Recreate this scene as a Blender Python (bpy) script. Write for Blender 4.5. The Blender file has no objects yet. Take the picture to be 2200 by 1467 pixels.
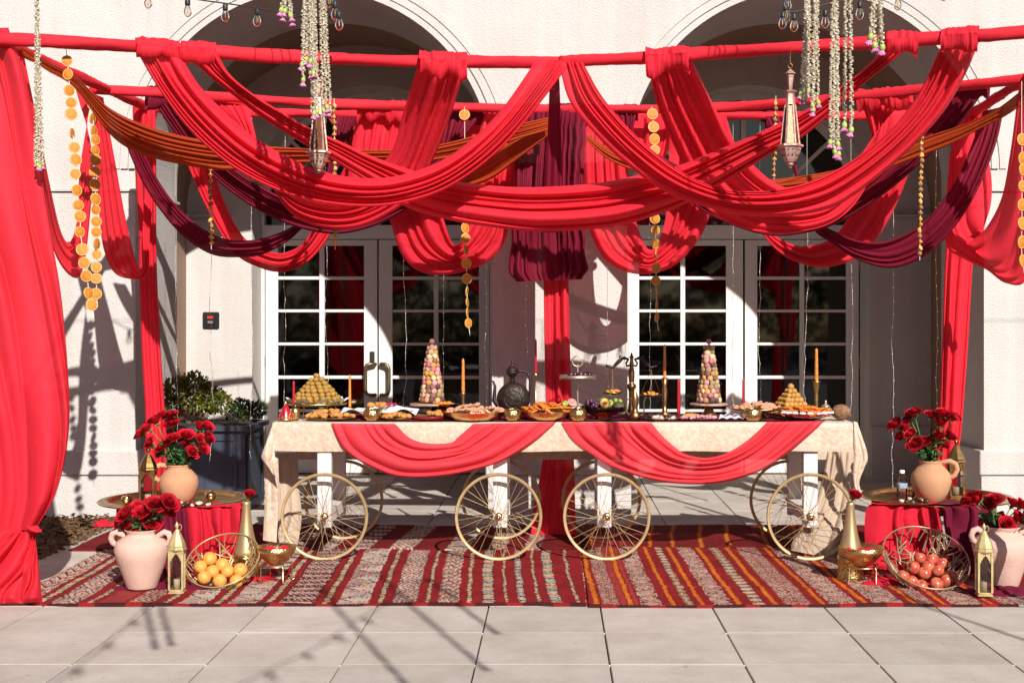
import bpy, bmesh, math, random
import numpy as np
from mathutils import Vector, Matrix

C = bpy.context.scene.collection
scene = bpy.context.scene
R = math.radians
random.seed(7)
rng = np.random.default_rng(11)

# ------------------------------------------------------------------ camera, sky, sun, exposure
F, VX, HY, EYE = 2800.0, 1190.0, 697.0, 1.6      # focal length and vanishing point in photo pixels (2200 x 1467)
cam = bpy.data.cameras.new('camera')
cam.sensor_width = 36.0
cam.lens = F / 2200 * 36.0
cam.shift_x = -(VX - 1100) / 2200
cam.shift_y = -(733.5 - HY) / 2200
cam.clip_end = 500
co = bpy.data.objects.new('camera', cam)
co.location = (0, 0, EYE)
co.rotation_euler = (R(90), 0, 0)
C.objects.link(co)
scene.camera = co

SUN_EL, SUN_AZ = 33.0, 20.0                       # the sun stands behind the camera, to its right
world = bpy.data.worlds.new('World')
scene.world = world
world.use_nodes = True
wn = world.node_tree.nodes
sky = wn.new('ShaderNodeTexSky')
sky.sky_type = 'NISHITA'
sky.sun_disc = False
sky.sun_elevation = R(SUN_EL)
sky.sun_rotation = R(180 - SUN_AZ)
wn['Background'].inputs['Strength'].default_value = 0.05
world.node_tree.links.new(sky.outputs[0], wn['Background'].inputs[0])
sl = bpy.data.lights.new('sun', 'SUN')
sl.energy = 5.0
sl.angle = R(0.5)
sl.color = (1.0, 0.95, 0.885)
so = bpy.data.objects.new('sun', sl)
so.rotation_euler = Vector((-math.sin(R(SUN_AZ)) * math.cos(R(SUN_EL)), math.cos(R(SUN_AZ)) * math.cos(R(SUN_EL)), -math.sin(R(SUN_EL)))).to_track_quat('-Z', 'Y').to_euler()
so.location = (3, -8, 8)
C.objects.link(so)
scene.view_settings.view_transform = 'Standard'
scene.view_settings.look = 'None'
scene.view_settings.exposure = 0.5
scene.view_settings.gamma = 1.0
scene.view_settings.use_curve_mapping = False
scene.cycles.max_bounces = 8
scene.cycles.diffuse_bounces = 3
scene.cycles.transparent_max_bounces = 12
scene.cycles.use_denoising = True

# ------------------------------------------------------------------ helpers
def P(px, py, D):
    return Vector(((px - VX) * D / F, D, EYE + (HY - py) * D / F))

def G(px, py, z=0.0):                             # where a sight line meets the level z
    D = (EYE - z) * F / (py - HY)
    return Vector(((px - VX) * D / F, D, z))

def tag(o, label=None, cat=None, group=None, kind=None):
    if label: o['label'] = label
    if cat: o['category'] = cat
    if group: o['group'] = group
    if kind: o['kind'] = kind
    return o

def thing(name, loc, label, cat, group=None, rz=0.0):
    o = bpy.data.objects.new(name, None)
    o.empty_display_size = 0.1
    o.location = loc
    o.rotation_euler = (0, 0, rz)
    C.objects.link(o)
    return tag(o, label, cat, group)

def mesh_obj(name, me, m, parent=None):
    o = bpy.data.objects.new(name, me)
    if m is not None and not me.materials: me.materials.append(m)
    C.objects.link(o)
    if parent is not None: o.parent = parent
    return o

def wloc(parent):
    v = Vector((0, 0, 0))
    while parent is not None:
        v += Vector(parent.location); parent = parent.parent
    return v

class MB:
    """collects simple shapes; build() links them as one mesh object"""
    def __init__(s): s.v = []; s.f = []; s.sm = []
    def add(s, vs, fs, smooth=False):
        b = len(s.v)
        s.v += [tuple(v) for v in vs]
        for f in fs:
            s.f.append(tuple(i + b for i in f)); s.sm.append(smooth)
        return s
    def box(s, a, b, bev=0.0):
        x0, y0, z0 = [min(p, q) for p, q in zip(a, b)]
        x1, y1, z1 = [max(p, q) for p, q in zip(a, b)]
        if bev <= 0:
            return s.add([(x0,y0,z0),(x1,y0,z0),(x1,y1,z0),(x0,y1,z0),(x0,y0,z1),(x1,y0,z1),(x1,y1,z1),(x0,y1,z1)],
                  [(0,3,2,1),(4,5,6,7),(0,1,5,4),(1,2,6,5),(2,3,7,6),(3,0,4,7)])
        bm = bmesh.new()
        bmesh.ops.create_cube(bm, size=1.0)
        for v in bm.verts: v.co = Vector(((x0+x1)/2+v.co.x*(x1-x0), (y0+y1)/2+v.co.y*(y1-y0), (z0+z1)/2+v.co.z*(z1-z0)))
        bmesh.ops.bevel(bm, geom=bm.edges[:], offset=bev, segments=1, affect='EDGES')
        bm.verts.index_update()
        s.add([v.co[:] for v in bm.verts], [[v.index for v in f.verts] for f in bm.faces]); bm.free()
        return s
    def obox(s, p, q, w, h, up=(0,0,1)):          # bar from p to q with a w x h section
        p, q = Vector(p), Vector(q); d = (q-p).normalized(); up = Vector(up)
        if abs(d.dot(up)) > .98: up = Vector((0,1,0))
        a = d.cross(up).normalized(); b = a.cross(d)
        vs = [e + a*i*w/2 + b*j*h/2 for e in (p, q) for i, j in ((-1,-1),(1,-1),(1,1),(-1,1))]
        return s.add(vs, [(3,2,1,0),(4,5,6,7),(0,1,5,4),(1,2,6,5),(2,3,7,6),(3,0,4,7)])
    def tube(s, pts, r, n=8, cap=True, closed=False):
        pts = [Vector(p) for p in pts]; k = len(pts)
        rs = r if isinstance(r, (list, tuple)) else [r]*k
        vs = []; a = None
        for i in range(k):
            if closed: d = pts[(i+1) % k] - pts[i-1]
            else: d = pts[min(i+1,k-1)] - pts[max(i-1,0)]
            d = d.normalized() if d.length > 1e-9 else Vector((0,0,1))
            if a is None:
                a = d.orthogonal().normalized()
            else:
                a = a - d*a.dot(d)
                a = a.normalized() if a.length > 1e-6 else d.orthogonal().normalized()
            b = d.cross(a)
            for j in range(n):
                t = 2*math.pi*j/n
                vs.append(pts[i] + (a*math.cos(t) + b*math.sin(t))*rs[i])
        fs = []
        for i in range(k if closed else k-1):
            i2 = (i+1) % k
            for j in range(n):
                fs.append((i*n+j, i*n+(j+1) % n, i2*n+(j+1) % n, i2*n+j))
        s.add(vs, fs, True)
        if cap and not closed:
            s.add(vs[:n], [tuple(range(n-1,-1,-1))]); s.add(vs[-n:], [tuple(range(n))])
        return s
    def lathe(s, prof, c=(0,0,0), n=20, smooth=True, axis='z', rad=None, cap=True):
        """prof: list of (radius, height)"""
        c = Vector(c); vs = []
        for (r, h) in prof:
            for j in range(n):
                t = 2*math.pi*j/n
                rr = r if rad is None else r*rad(t, h)
                x, y = rr*math.cos(t), rr*math.sin(t)
                v = {'z': (x,y,h), 'y': (x,h,-y), 'x': (h,x,y)}[axis]
                vs.append(c + Vector(v))
        fs = []
        for i in range(len(prof)-1):
            for j in range(n):
                fs.append((i*n+j, i*n+(j+1) % n, (i+1)*n+(j+1) % n, (i+1)*n+j))
        if cap:
            if prof[0][0] > 1e-5: fs.append(tuple(range(n-1,-1,-1)))
            if prof[-1][0] > 1e-5: fs.append(tuple((len(prof)-1)*n + j for j in range(n)))
        return s.add(vs, fs, smooth)
    def ball(s, c, r, n=12, m=8, sq=(1,1,1), noise=0.0, rnd=None):
        c = Vector(c); vs = [c + Vector((0,0,-r*sq[2]))]
        for i in range(1, m):
            a = math.pi*i/m - math.pi/2
            for j in range(n):
                t = 2*math.pi*j/n
                k = 1.0 + (noise*(rnd.random()*2-1) if rnd else 0)
                vs.append(c + Vector((r*k*sq[0]*math.cos(a)*math.cos(t), r*k*sq[1]*math.cos(a)*math.sin(t), r*k*sq[2]*math.sin(a))))
        vs.append(c + Vector((0,0,r*sq[2])))
        fs = []
        for j in range(n):
            fs.append((0, 1+(j+1) % n, 1+j)); L = 1+(m-2)*n
            fs.append((L+j, L+(j+1) % n, len(vs)-1))
        for i in range(m-2):
            for j in range(n):
                a0 = 1+i*n
                fs.append((a0+j, a0+(j+1) % n, a0+n+(j+1) % n, a0+n+j))
        return s.add(vs, fs, True)
    def grid(s, pts, nu, nv, smooth=True, flip=False):
        fs = []
        for i in range(nu-1):
            for j in range(nv-1):
                q = (i*nv+j, i*nv+j+1, (i+1)*nv+j+1, (i+1)*nv+j)
                fs.append(q[::-1] if flip else q)
        return s.add(pts, fs, smooth)
    def mesh(s, name):
        me = bpy.data.meshes.new(name)
        me.from_pydata(s.v, [], s.f)
        me.polygons.foreach_set('use_smooth', s.sm)
        me.update()
        return me
    def build(s, name, m, parent=None, world=False):
        if world and parent is not None:
            o = wloc(parent); s.v = [(v[0]-o.x, v[1]-o.y, v[2]-o.z) for v in s.v]
        return mesh_obj(name, s.mesh(name), m, parent)

def copy_tree(o, parent=None):
    c = o.copy(); C.objects.link(c)
    if parent is not None: c.parent = parent
    for ch in list(o.children): copy_tree(ch, c)
    return c

def spline(pts, n):
    """Catmull-Rom through the points, n samples even in length"""
    p = np.array(pts, float)
    if len(p) == 2:
        t = np.linspace(0, 1, n)[:, None]; return p[0]*(1-t)+p[1]*t
    q = np.vstack([2*p[0]-p[1], p, 2*p[-1]-p[-2]])
    out = []
    for i in range(1, len(q)-2):
        t = np.linspace(0, 1, 24, endpoint=False)[:, None]
        a, b, c_, d = q[i-1], q[i], q[i+1], q[i+2]
        out.append(.5*((2*b)+(-a+c_)*t+(2*a-5*b+4*c_-d)*t*t+(-a+3*b-3*c_+d)*t**3))
    out.append(p[-1:]); o = np.vstack(out)
    L = np.concatenate([[0], np.cumsum(np.linalg.norm(np.diff(o, axis=0), axis=1))])
    s_ = np.linspace(0, L[-1], n)
    return np.stack([np.interp(s_, L, o[:, k]) for k in range(o.shape[1])], 1)

ORD = 'first second third fourth fifth sixth seventh eighth ninth tenth eleventh twelfth thirteenth fourteenth fifteenth sixteenth seventeenth eighteenth nineteenth twentieth'.split()
# ------------------------------------------------------------------ materials
MATS = {}
def nt(m): return m.node_tree.nodes, m.node_tree.links
def mat(name, col, rough=.6, metal=0.0, var=0.0, vscale=8.0, bump=0.0, bscale=60.0, spec=.5, col2=None, sheen=0.0, coat=0.0, detail=4.0, sss=0.0, coord='Object'):
    m = bpy.data.materials.new(name); m.use_nodes = True
    n, l = nt(m); b = n['Principled BSDF']
    b.inputs['Base Color'].default_value = (*col, 1)
    b.inputs['Roughness'].default_value = rough
    b.inputs['Metallic'].default_value = metal
    b.inputs['Specular IOR Level'].default_value = spec
    b.inputs['Sheen Weight'].default_value = sheen
    b.inputs['Coat Weight'].default_value = coat
    if sss:
        b.inputs['Subsurface Weight'].default_value = sss
        b.inputs['Subsurface Radius'].default_value = (.01,.006,.004)
    tc = n.new('ShaderNodeTexCoord')
    if var > 0 or col2 is not None:
        t = n.new('ShaderNodeTexNoise'); t.inputs['Scale'].default_value = vscale; t.inputs['Detail'].default_value = detail
        l.new(tc.outputs[coord], t.inputs['Vector'])
        r = n.new('ShaderNodeValToRGB')
        c2 = col2 if col2 is not None else tuple(max(0, c*(1-var)) for c in col)
        c1 = col if col2 is not None else tuple(min(1, c*(1+var)) for c in col)
        r.color_ramp.elements[0].position = .35; r.color_ramp.elements[1].position = .68
        r.color_ramp.elements[0].color = (*c2, 1); r.color_ramp.elements[1].color = (*c1, 1)
        l.new(t.outputs['Fac'], r.inputs[0]); l.new(r.outputs[0], b.inputs['Base Color'])
    if bump > 0:
        t = n.new('ShaderNodeTexNoise'); t.inputs['Scale'].default_value = bscale; t.inputs['Detail'].default_value = 3
        l.new(tc.outputs[coord], t.inputs['Vector'])
        bp = n.new('ShaderNodeBump'); bp.inputs['Strength'].default_value = min(1, bump); bp.inputs['Distance'].default_value = .01
        l.new(t.outputs['Fac'], bp.inputs['Height']); l.new(bp.outputs[0], b.inputs['Normal'])
    MATS[name] = m
    return m

def fabric(name, col, transl=.3, sheer=.06, rough=.75, sheen=.04, tcol=None):
    m = bpy.data.materials.new(name); m.use_nodes = True
    n, l = nt(m); b = n['Principled BSDF']; out = n['Material Output']
    b.inputs['Roughness'].default_value = rough
    b.inputs['Specular IOR Level'].default_value = .22
    b.inputs['Sheen Weight'].default_value = sheen
    b.inputs['Sheen Tint'].default_value = (*[min(1, c*1.0+.25) for c in col], 1)
    tc = n.new('ShaderNodeTexCoord')
    t = n.new('ShaderNodeTexNoise'); t.inputs['Scale'].default_value = 3.0; t.inputs['Detail'].default_value = 5
    l.new(tc.outputs['Object'], t.inputs['Vector'])
    r = n.new('ShaderNodeValToRGB')
    r.color_ramp.elements[0].position = .3; r.color_ramp.elements[1].position = .7
    r.color_ramp.elements[0].color = (*[c*.9 for c in col], 1); r.color_ramp.elements[1].color = (*[min(1, c*1.06) for c in col], 1)
    l.new(t.outputs['Fac'], r.inputs[0]); l.new(r.outputs[0], b.inputs['Base Color'])
    w = n.new('ShaderNodeTexNoise'); w.inputs['Scale'].default_value = 260; w.inputs['Detail'].default_value = 2
    l.new(tc.outputs['Object'], w.inputs['Vector'])
    w2 = n.new('ShaderNodeTexNoise'); w2.inputs['Scale'].default_value = 16; w2.inputs['Detail'].default_value = 4
    l.new(tc.outputs['Object'], w2.inputs['Vector'])
    ad = n.new('ShaderNodeMath'); ad.operation = 'MULTIPLY_ADD'; ad.inputs[1].default_value = .12
    l.new(w.outputs['Fac'], ad.inputs[0]); l.new(w2.outputs['Fac'], ad.inputs[2])
    bp = n.new('ShaderNodeBump'); bp.inputs['Strength'].default_value = .35; bp.inputs['Distance'].default_value = .012
    l.new(ad.outputs[0], bp.inputs['Height']); l.new(bp.outputs[0], b.inputs['Normal'])
    tr = n.new('ShaderNodeBsdfTranslucent'); tr.inputs[0].default_value = (*(tcol or col), 1)
    mx = n.new('ShaderNodeMixShader'); mx.inputs[0].default_value = transl
    l.new(b.outputs[0], mx.inputs[1]); l.new(tr.outputs[0], mx.inputs[2])
    tp = n.new('ShaderNodeBsdfTransparent'); tp.inputs[0].default_value = (*[min(1, .35+c*.65) for c in col], 1)
    m2 = n.new('ShaderNodeMixShader'); m2.inputs[0].default_value = sheer
    l.new(mx.outputs[0], m2.inputs[1]); l.new(tp.outputs[0], m2.inputs[2])
    l.new(m2.outputs[0], out.inputs['Surface'])
    MATS[name] = m
    return m

def attr_mat(name, rough=.9, bump=.4, bscale=300):
    m = bpy.data.materials.new(name); m.use_nodes = True
    n, l = nt(m); b = n['Principled BSDF']
    a = n.new('ShaderNodeAttribute'); a.attribute_name = 'weave'
    t = n.new('ShaderNodeTexNoise'); t.inputs['Scale'].default_value = bscale; t.inputs['Detail'].default_value = 2
    tc = n.new('ShaderNodeTexCoord'); l.new(tc.outputs['Object'], t.inputs['Vector'])
    t2 = n.new('ShaderNodeTexNoise'); t2.inputs['Scale'].default_value = 5; l.new(tc.outputs['Object'], t2.inputs['Vector'])
    mr = n.new('ShaderNodeMapRange'); mr.inputs['From Min'].default_value = .3; mr.inputs['From Max'].default_value = .7
    mr.inputs['To Min'].default_value = .8; mr.inputs['To Max'].default_value = 1.15
    l.new(t2.outputs['Fac'], mr.inputs['Value'])
    mm = n.new('ShaderNodeVectorMath'); mm.operation = 'MULTIPLY'
    l.new(a.outputs['Color'], mm.inputs[0]); l.new(mr.outputs[0], mm.inputs[1])
    mr2 = n.new('ShaderNodeMapRange'); mr2.inputs['From Min'].default_value = .3; mr2.inputs['From Max'].default_value = .7
    mr2.inputs['To Min'].default_value = .75; mr2.inputs['To Max'].default_value = 1.2
    l.new(t.outputs['Fac'], mr2.inputs['Value'])
    m3 = n.new('ShaderNodeVectorMath'); m3.operation = 'MULTIPLY'
    l.new(mm.outputs[0], m3.inputs[0]); l.new(mr2.outputs[0], m3.inputs[1])
    l.new(m3.outputs[0], b.inputs['Base Color'])
    b.inputs['Roughness'].default_value = rough; b.inputs['Specular IOR Level'].default_value = .15
    bp = n.new('ShaderNodeBump'); bp.inputs['Strength'].default_value = bump; bp.inputs['Distance'].default_value = .006
    l.new(t.outputs['Fac'], bp.inputs['Height']); l.new(bp.outputs[0], b.inputs['Normal'])
    return m

def glass_mat(name, tint, refl=1.0, ior=1.5, rough=.0):
    m = bpy.data.materials.new(name); m.use_nodes = True
    n, l = nt(m); n.remove(n['Principled BSDF'])
    tp = n.new('ShaderNodeBsdfTransparent'); tp.inputs[0].default_value = (*tint, 1)
    gl = n.new('ShaderNodeBsdfGlossy'); gl.inputs['Roughness'].default_value = rough
    gl.inputs[0].default_value = (refl, refl, refl, 1)
    fr = n.new('ShaderNodeFresnel'); fr.inputs[0].default_value = ior
    mx = n.new('ShaderNodeMixShader')
    l.new(fr.outputs[0], mx.inputs[0]); l.new(tp.outputs[0], mx.inputs[1]); l.new(gl.outputs[0], mx.inputs[2])
    l.new(mx.outputs[0], n['Material Output'].inputs['Surface'])
    return m

def stucco():
    m = mat('white_stucco', (.56,.52,.48), .92, bump=.0, spec=.2)
    n, l = nt(m); b = n['Principled BSDF']; tc = n.new('ShaderNodeTexCoord')
    t = n.new('ShaderNodeTexNoise'); t.inputs['Scale'].default_value = 70; t.inputs['Detail'].default_value = 5; t.inputs['Roughness'].default_value = .65
    v = n.new('ShaderNodeTexVoronoi'); v.inputs['Scale'].default_value = 95
    l.new(tc.outputs['Object'], t.inputs['Vector']); l.new(tc.outputs['Object'], v.inputs['Vector'])
    t3 = n.new('ShaderNodeTexNoise'); t3.inputs['Scale'].default_value = 9; t3.inputs['Detail'].default_value = 3
    l.new(tc.outputs['Object'], t3.inputs['Vector'])
    a = n.new('ShaderNodeMath'); a.operation = 'MULTIPLY_ADD'; a.inputs[1].default_value = .5
    l.new(v.outputs['Distance'], a.inputs[0]); l.new(t.outputs['Fac'], a.inputs[2])
    a2 = n.new('ShaderNodeMath'); a2.operation = 'MULTIPLY_ADD'; a2.inputs[1].default_value = .6
    l.new(t3.outputs['Fac'], a2.inputs[0]); l.new(a.outputs[0], a2.inputs[2])
    bp = n.new('ShaderNodeBump'); bp.inputs['Strength'].default_value = .55; bp.inputs['Distance'].default_value = .012
    l.new(a2.outputs[0], bp.inputs['Height']); l.new(bp.outputs[0], b.inputs['Normal'])
    # faint patches and rain streaks in the paint
    c1 = n.new('ShaderNodeTexNoise'); c1.inputs['Scale'].default_value = 1.1; c1.inputs['Detail'].default_value = 6
    l.new(tc.outputs['Object'], c1.inputs['Vector'])
    mp = n.new('ShaderNodeMapping'); mp.inputs['Scale'].default_value = (7, 7, .45); l.new(tc.outputs['Object'], mp.inputs['Vector'])
    c2 = n.new('ShaderNodeTexNoise'); c2.inputs['Scale'].default_value = 1.0; c2.inputs['Detail'].default_value = 5; l.new(mp.outputs[0], c2.inputs['Vector'])
    ml = n.new('ShaderNodeMath'); ml.operation = 'MULTIPLY'; l.new(c1.outputs['Fac'], ml.inputs[0]); l.new(c2.outputs['Fac'], ml.inputs[1])
    r = n.new('ShaderNodeValToRGB'); r.color_ramp.elements[0].position = .10; r.color_ramp.elements[1].position = .30
    r.color_ramp.elements[0].color = (.48,.448,.418,1); r.color_ramp.elements[1].color = (.54,.515,.492,1)
    l.new(ml.outputs[0], r.inputs[0]); l.new(r.outputs[0], b.inputs['Base Color'])
    return m

def slab_concrete():
    m = mat('concrete', (.47,.42,.375), .9, bump=.22, bscale=150, spec=.25)
    n, l = nt(m); b = n['Principled BSDF']; tc = n.new('ShaderNodeTexCoord'); oi = n.new('ShaderNodeObjectInfo')
    ge = n.new('ShaderNodeNewGeometry')
    c1 = n.new('ShaderNodeTexNoise'); c1.inputs['Scale'].default_value = 2.6; c1.inputs['Detail'].default_value = 9; c1.inputs['Roughness'].default_value = .7
    l.new(ge.outputs['Position'], c1.inputs['Vector'])
    r = n.new('ShaderNodeValToRGB'); r.color_ramp.elements[0].position = .34; r.color_ramp.elements[1].position = .64
    r.color_ramp.elements[0].color = (.385,.335,.29,1); r.color_ramp.elements[1].color = (.475,.43,.385,1)
    l.new(c1.outputs['Fac'], r.inputs[0])
    sp = n.new('ShaderNodeTexNoise'); sp.inputs['Scale'].default_value = 14; sp.inputs['Detail'].default_value = 2; l.new(ge.outputs['Position'], sp.inputs['Vector'])
    r2 = n.new('ShaderNodeValToRGB'); r2.color_ramp.elements[0].position = .70; r2.color_ramp.elements[1].position = .78
    r2.color_ramp.elements[0].color = (1,1,1,1); r2.color_ramp.elements[1].color = (.78,.70,.62,1)
    l.new(sp.outputs['Fac'], r2.inputs[0])
    mr = n.new('ShaderNodeMapRange'); mr.inputs['To Min'].default_value = .90; mr.inputs['To Max'].default_value = 1.06; l.new(oi.outputs['Random'], mr.inputs['Value'])
    gr = n.new('ShaderNodeTexNoise'); gr.inputs['Scale'].default_value = 160; gr.inputs['Detail'].default_value = 2; l.new(ge.outputs['Position'], gr.inputs['Vector'])
    mg = n.new('ShaderNodeMapRange'); mg.inputs['From Min'].default_value = .3; mg.inputs['From Max'].default_value = .7; mg.inputs['To Min'].default_value = .86; mg.inputs['To Max'].default_value = 1.12; l.new(gr.outputs['Fac'], mg.inputs['Value'])
    x = r.outputs[0]
    for o_ in (r2.outputs[0], mr.outputs[0], mg.outputs[0]):
        vm = n.new('ShaderNodeVectorMath'); vm.operation = 'MULTIPLY'; l.new(x, vm.inputs[0]); l.new(o_, vm.inputs[1]); x = vm.outputs[0]
    l.new(x, b.inputs['Base Color'])
    return m

M_STUCCO = stucco()
M_WHITE = mat('white_door_paint', (.68,.65,.62), .38, var=.03, vscale=5, bump=.03, bscale=30)
M_CONC = slab_concrete()
M_JOINT = mat('joint_dirt', (.10,.08,.065), 1, var=.3, vscale=30)
M_MULCH = mat('mulch', (.10,.055,.032), 1, var=.6, vscale=60, bump=1, bscale=70, spec=.1)
M_RED = fabric('red_chiffon', (.76,.024,.047), .30, .03, tcol=(.86,.028,.052))
M_REDS = fabric('sheer_red_chiffon', (.76,.025,.049), .40, .08, tcol=(.86,.03,.054))
M_CORAL = fabric('coral_red_chiffon', (.80,.052,.074), .24, .06, tcol=(.85,.05,.07))
M_SHEERC = fabric('very_sheer_coral_chiffon', (.80,.052,.074), .28, .13, tcol=(.85,.05,.07))
M_MAROON = fabric('maroon_chiffon', (.165,.0035,.020), .20, .02, sheen=.0, tcol=(.34,.006,.05))
M_ORANGE = fabric('burnt_orange_chiffon', (.37,.045,.006), .28, .03, tcol=(.45,.06,.008))
M_REDPOLE = fabric('red_pole_wrap', (.66,.020,.036), .12, .0)
M_CRIMSON = fabric('crimson_satin', (.50,.010,.028), .14, .0, rough=.85)
M_WINE = fabric('wine_satin', (.13,.003,.022), .12, .0, rough=.85)
M_VELVET = mat('crushed_champagne_velvet', (.565,.435,.335), .5, col2=(.44,.32,.235), vscale=34, bump=.45, bscale=42, sheen=.4, detail=8)
M_LINING = fabric('champagne_lining', (.52,.40,.30), .25, .0)
M_GOLD = mat('gold_metal', (.70,.49,.24), .32, 1.0, var=.15, vscale=14, bump=.05, bscale=40)
M_GOLDP = mat('gold_paint', (.46,.32,.16), .45, .35, var=.12, vscale=20)
M_BRASS = mat('aged_brass', (.55,.38,.15), .34, 1.0, var=.3, vscale=18, bump=.15, bscale=60)
M_BRASSDK = mat('dark_brass', (.28,.17,.06), .4, 1.0, var=.4, vscale=14)
M_BRONZE = mat('bronze_handle', (.20,.145,.085), .42, .9, var=.2, vscale=20)
M_DARKIRON = mat('dark_carved_bronze', (.028,.014,.011), .45, .35, var=.5, vscale=30, bump=.5, bscale=70)
M_TERRA = mat('terracotta', (.47,.25,.14), .85, var=.09, vscale=6, bump=.2, bscale=90, spec=.25)
M_PINKPOT = mat('pale_pink_clay', (.55,.36,.30), .9, var=.07, vscale=7, bump=.35, bscale=95, spec=.2)
M_WOODLEG = mat('turned_wood', (.19,.065,.02), .38, var=.45, vscale=9, coat=.3)
M_WOODW = mat('white_painted_wood', (.60,.565,.55), .6, var=.05, vscale=7, bump=.12, bscale=25)
M_BLUEP = mat('slate_blue_planter', (.036,.047,.072), .45, var=.2, vscale=4, bump=.05, bscale=30)
M_SOIL = mat('soil', (.03,.02,.013), 1, bump=.8, bscale=60)
M_BLACK = mat('black_rubber', (.014,.014,.014), .5)
M_GLASS = glass_mat('door_glass', (.13,.115,.11), 1.0, 1.62, .035)
M_BULB = glass_mat('bulb_glass', (.93,.92,.88), 1.0, 1.45)
M_ROSE = mat('rose_petal', (.33,.004,.012), .6, var=.3, vscale=30, spec=.2)
M_ROSE2 = mat('bright_rose_petal', (.50,.008,.022), .6, var=.25, vscale=30, spec=.2)
M_STEM = mat('rose_stem', (.10,.20,.035), .6, var=.3, vscale=20)
M_LEAF = mat('rose_leaf', (.035,.085,.028), .45, var=.5, vscale=15, spec=.4)
M_WAX = mat('ivory_wax', (.82,.74,.56), .5, sss=.3)
M_CREAM = fabric('cream_flower_bud', (.82,.77,.64), .45, .0)
M_STRING = mat('pale_string', (.72,.70,.62), .8)
# ------------------------------------------------------------------ ground
WALL = 10.9
g = MB(); g.grid([(x, y, -.052) for x in (-60, 60) for y in (-60, 60)], 2, 2, False, True)
tag(g.build('ground', M_JOINT), kind='structure')
pv = thing('pavement', (0, 0, 0), None, None); tag(pv, kind='structure')
SL = .634
x0s, y0s = .263, 6.137
slab = MB(); slab.box((.004, .004, -.05), (SL-.004, SL-.004, 0), .003)
slab_me = slab.mesh('paving_slab'); slab_me.materials.append(M_CONC)
for i in range(-8, 7):
    for j in range(-3, 13):
        x, y = x0s + SL*i, y0s + SL*j
        if (x < -3.5 or x + SL > 3.5) and y > 7.9 and y < WALL: 
            if x + SL > 3.62 or x < -3.62: continue
        if y + SL < 5.3 and abs(x) > 2.6: continue
        if abs(x+SL/2) > 3.9*(y+SL)/8.5 + .5: continue
        o = mesh_obj('slab', slab_me, None, pv)
        o.location = (x, y, rng.uniform(-.0015, .0015))
# pale caulk in the nearer cross joints
ck = MB()
for j in (0, 1):
    yy = y0s + SL*j
    ck.box((-3.4, yy-.0045, -.03), (3.6, yy+.0045, -.0005))
ck.build('joint_filler', mat('pale_caulk', (.44,.39,.34), .9), pv)
M_ASPH = mat('asphalt', (.055,.052,.05), .95, var=.2, vscale=3, bump=.3, bscale=120)
# unseen asphalt round the slabs, kept dark to cut the light it bounces
for a in ((-40, -40, -6.0, 10.9), (4.7, -40, 40, 10.9), (-5.998, -40, 4.698, 4.2)):
    b = MB(); b.box((a[0], a[1], -.05), (a[2], a[3], -.012)); tag(b.build('dark_surround', M_ASPH), kind='structure')
def bark_bed(x0, x1, y0, y1):
    b = MB(); nx, ny = 46, 46; pts = []
    for i in range(nx):
        for k in range(ny):
            x, y = x0+(x1-x0)*i/(nx-1), y0+(y1-y0)*k/(ny-1)
            e = 0 if i in (0, nx-1) or k in (0, ny-1) else 1
            pts.append((x, y, -.03 + e*(.012+.035*rng.random())))
    b.grid(pts, nx, ny, False, True)
    for q in range(2600):
        x, y = rng.uniform(x0+.03, x1-.03), rng.uniform(y0+.03, y1-.03); z = -.005+.03*rng.random()
        a = rng.uniform(0, 6.28); L = rng.uniform(.015, .045); w = rng.uniform(.006, .014); t = rng.uniform(-.015, .02)
        dx, dy = math.cos(a)*L, math.sin(a)*L; ex, ey = -math.sin(a)*w, math.cos(a)*w
        b.add([(x-dx-ex,y-dy-ey,z-t),(x+dx-ex,y+dy-ey,z+t),(x+dx+ex,y+dy+ey,z+t+.006),(x-dx+ex,y-dy+ey,z-t+.004),(x,y,z+.012)],
              [(0,1,4),(1,2,4),(2,3,4),(3,0,4)])
    return tag(b.build('mulch_bed', MULCHES), kind='stuff')
MULCHES = mat('bark_mulch', (.21,.12,.065), 1, col2=(.045,.024,.014), vscale=45, bump=.8, bscale=90, spec=.1)
bark_bed(-6.2, -3.44, 7.9, 10.88)
bark_bed(3.46, 6.2, 7.9, 10.88)

# ------------------------------------------------------------------ the building
bld = thing('building', (0, WALL, 0), 'white stucco facade with two deep arches and glazed double doors', 'building')
AC = ((674-VX)*WALL/F, (1731-VX)*WALL/F)          # arch centres
AR, ASP = 383*WALL/F, 2.9
THK = 1.2
def arc(cx, r, z, n=40, a0=180, a1=0):
    return [(cx + r*math.cos(R(a0+(a1-a0)*i/n)), z + r*math.sin(R(a0+(a1-a0)*i/n))) for i in range(n+1)]
def slab_from_outline(out, y0, y1):
    bm = bmesh.new()
    f = bm.faces.new([bm.verts.new((x, y0, z)) for x, z in out])
    r = bmesh.ops.extrude_face_region(bm, geom=[f])
    for v in [e for e in r['geom'] if isinstance(e, bmesh.types.BMVert)]: v.co.y = y1
    bmesh.ops.triangulate(bm, faces=[q for q in bm.faces if len(q.verts) > 4])
    bmesh.ops.recalc_face_normals(bm, faces=bm.faces)
    me = bpy.data.meshes.new('front_wall'); bm.to_mesh(me); bm.free()
    return me
def arched_outline(x0, x1, top, centers, r, sp, z0=-.05):
    out = [(x0, z0), (x0, top), (x1, top), (x1, z0)]
    for cx in sorted(centers, reverse=True):
        out += [(cx+r, z0)] + arc(cx, r, sp, 44, 0, 180) + [(cx-r, z0)]
    return out
me = slab_from_outline(arched_outline(-4.55, 9, 6.5, AC, AR, ASP), 0, THK)
mesh_obj('front_wall', me, M_STUCCO, bld)
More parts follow.
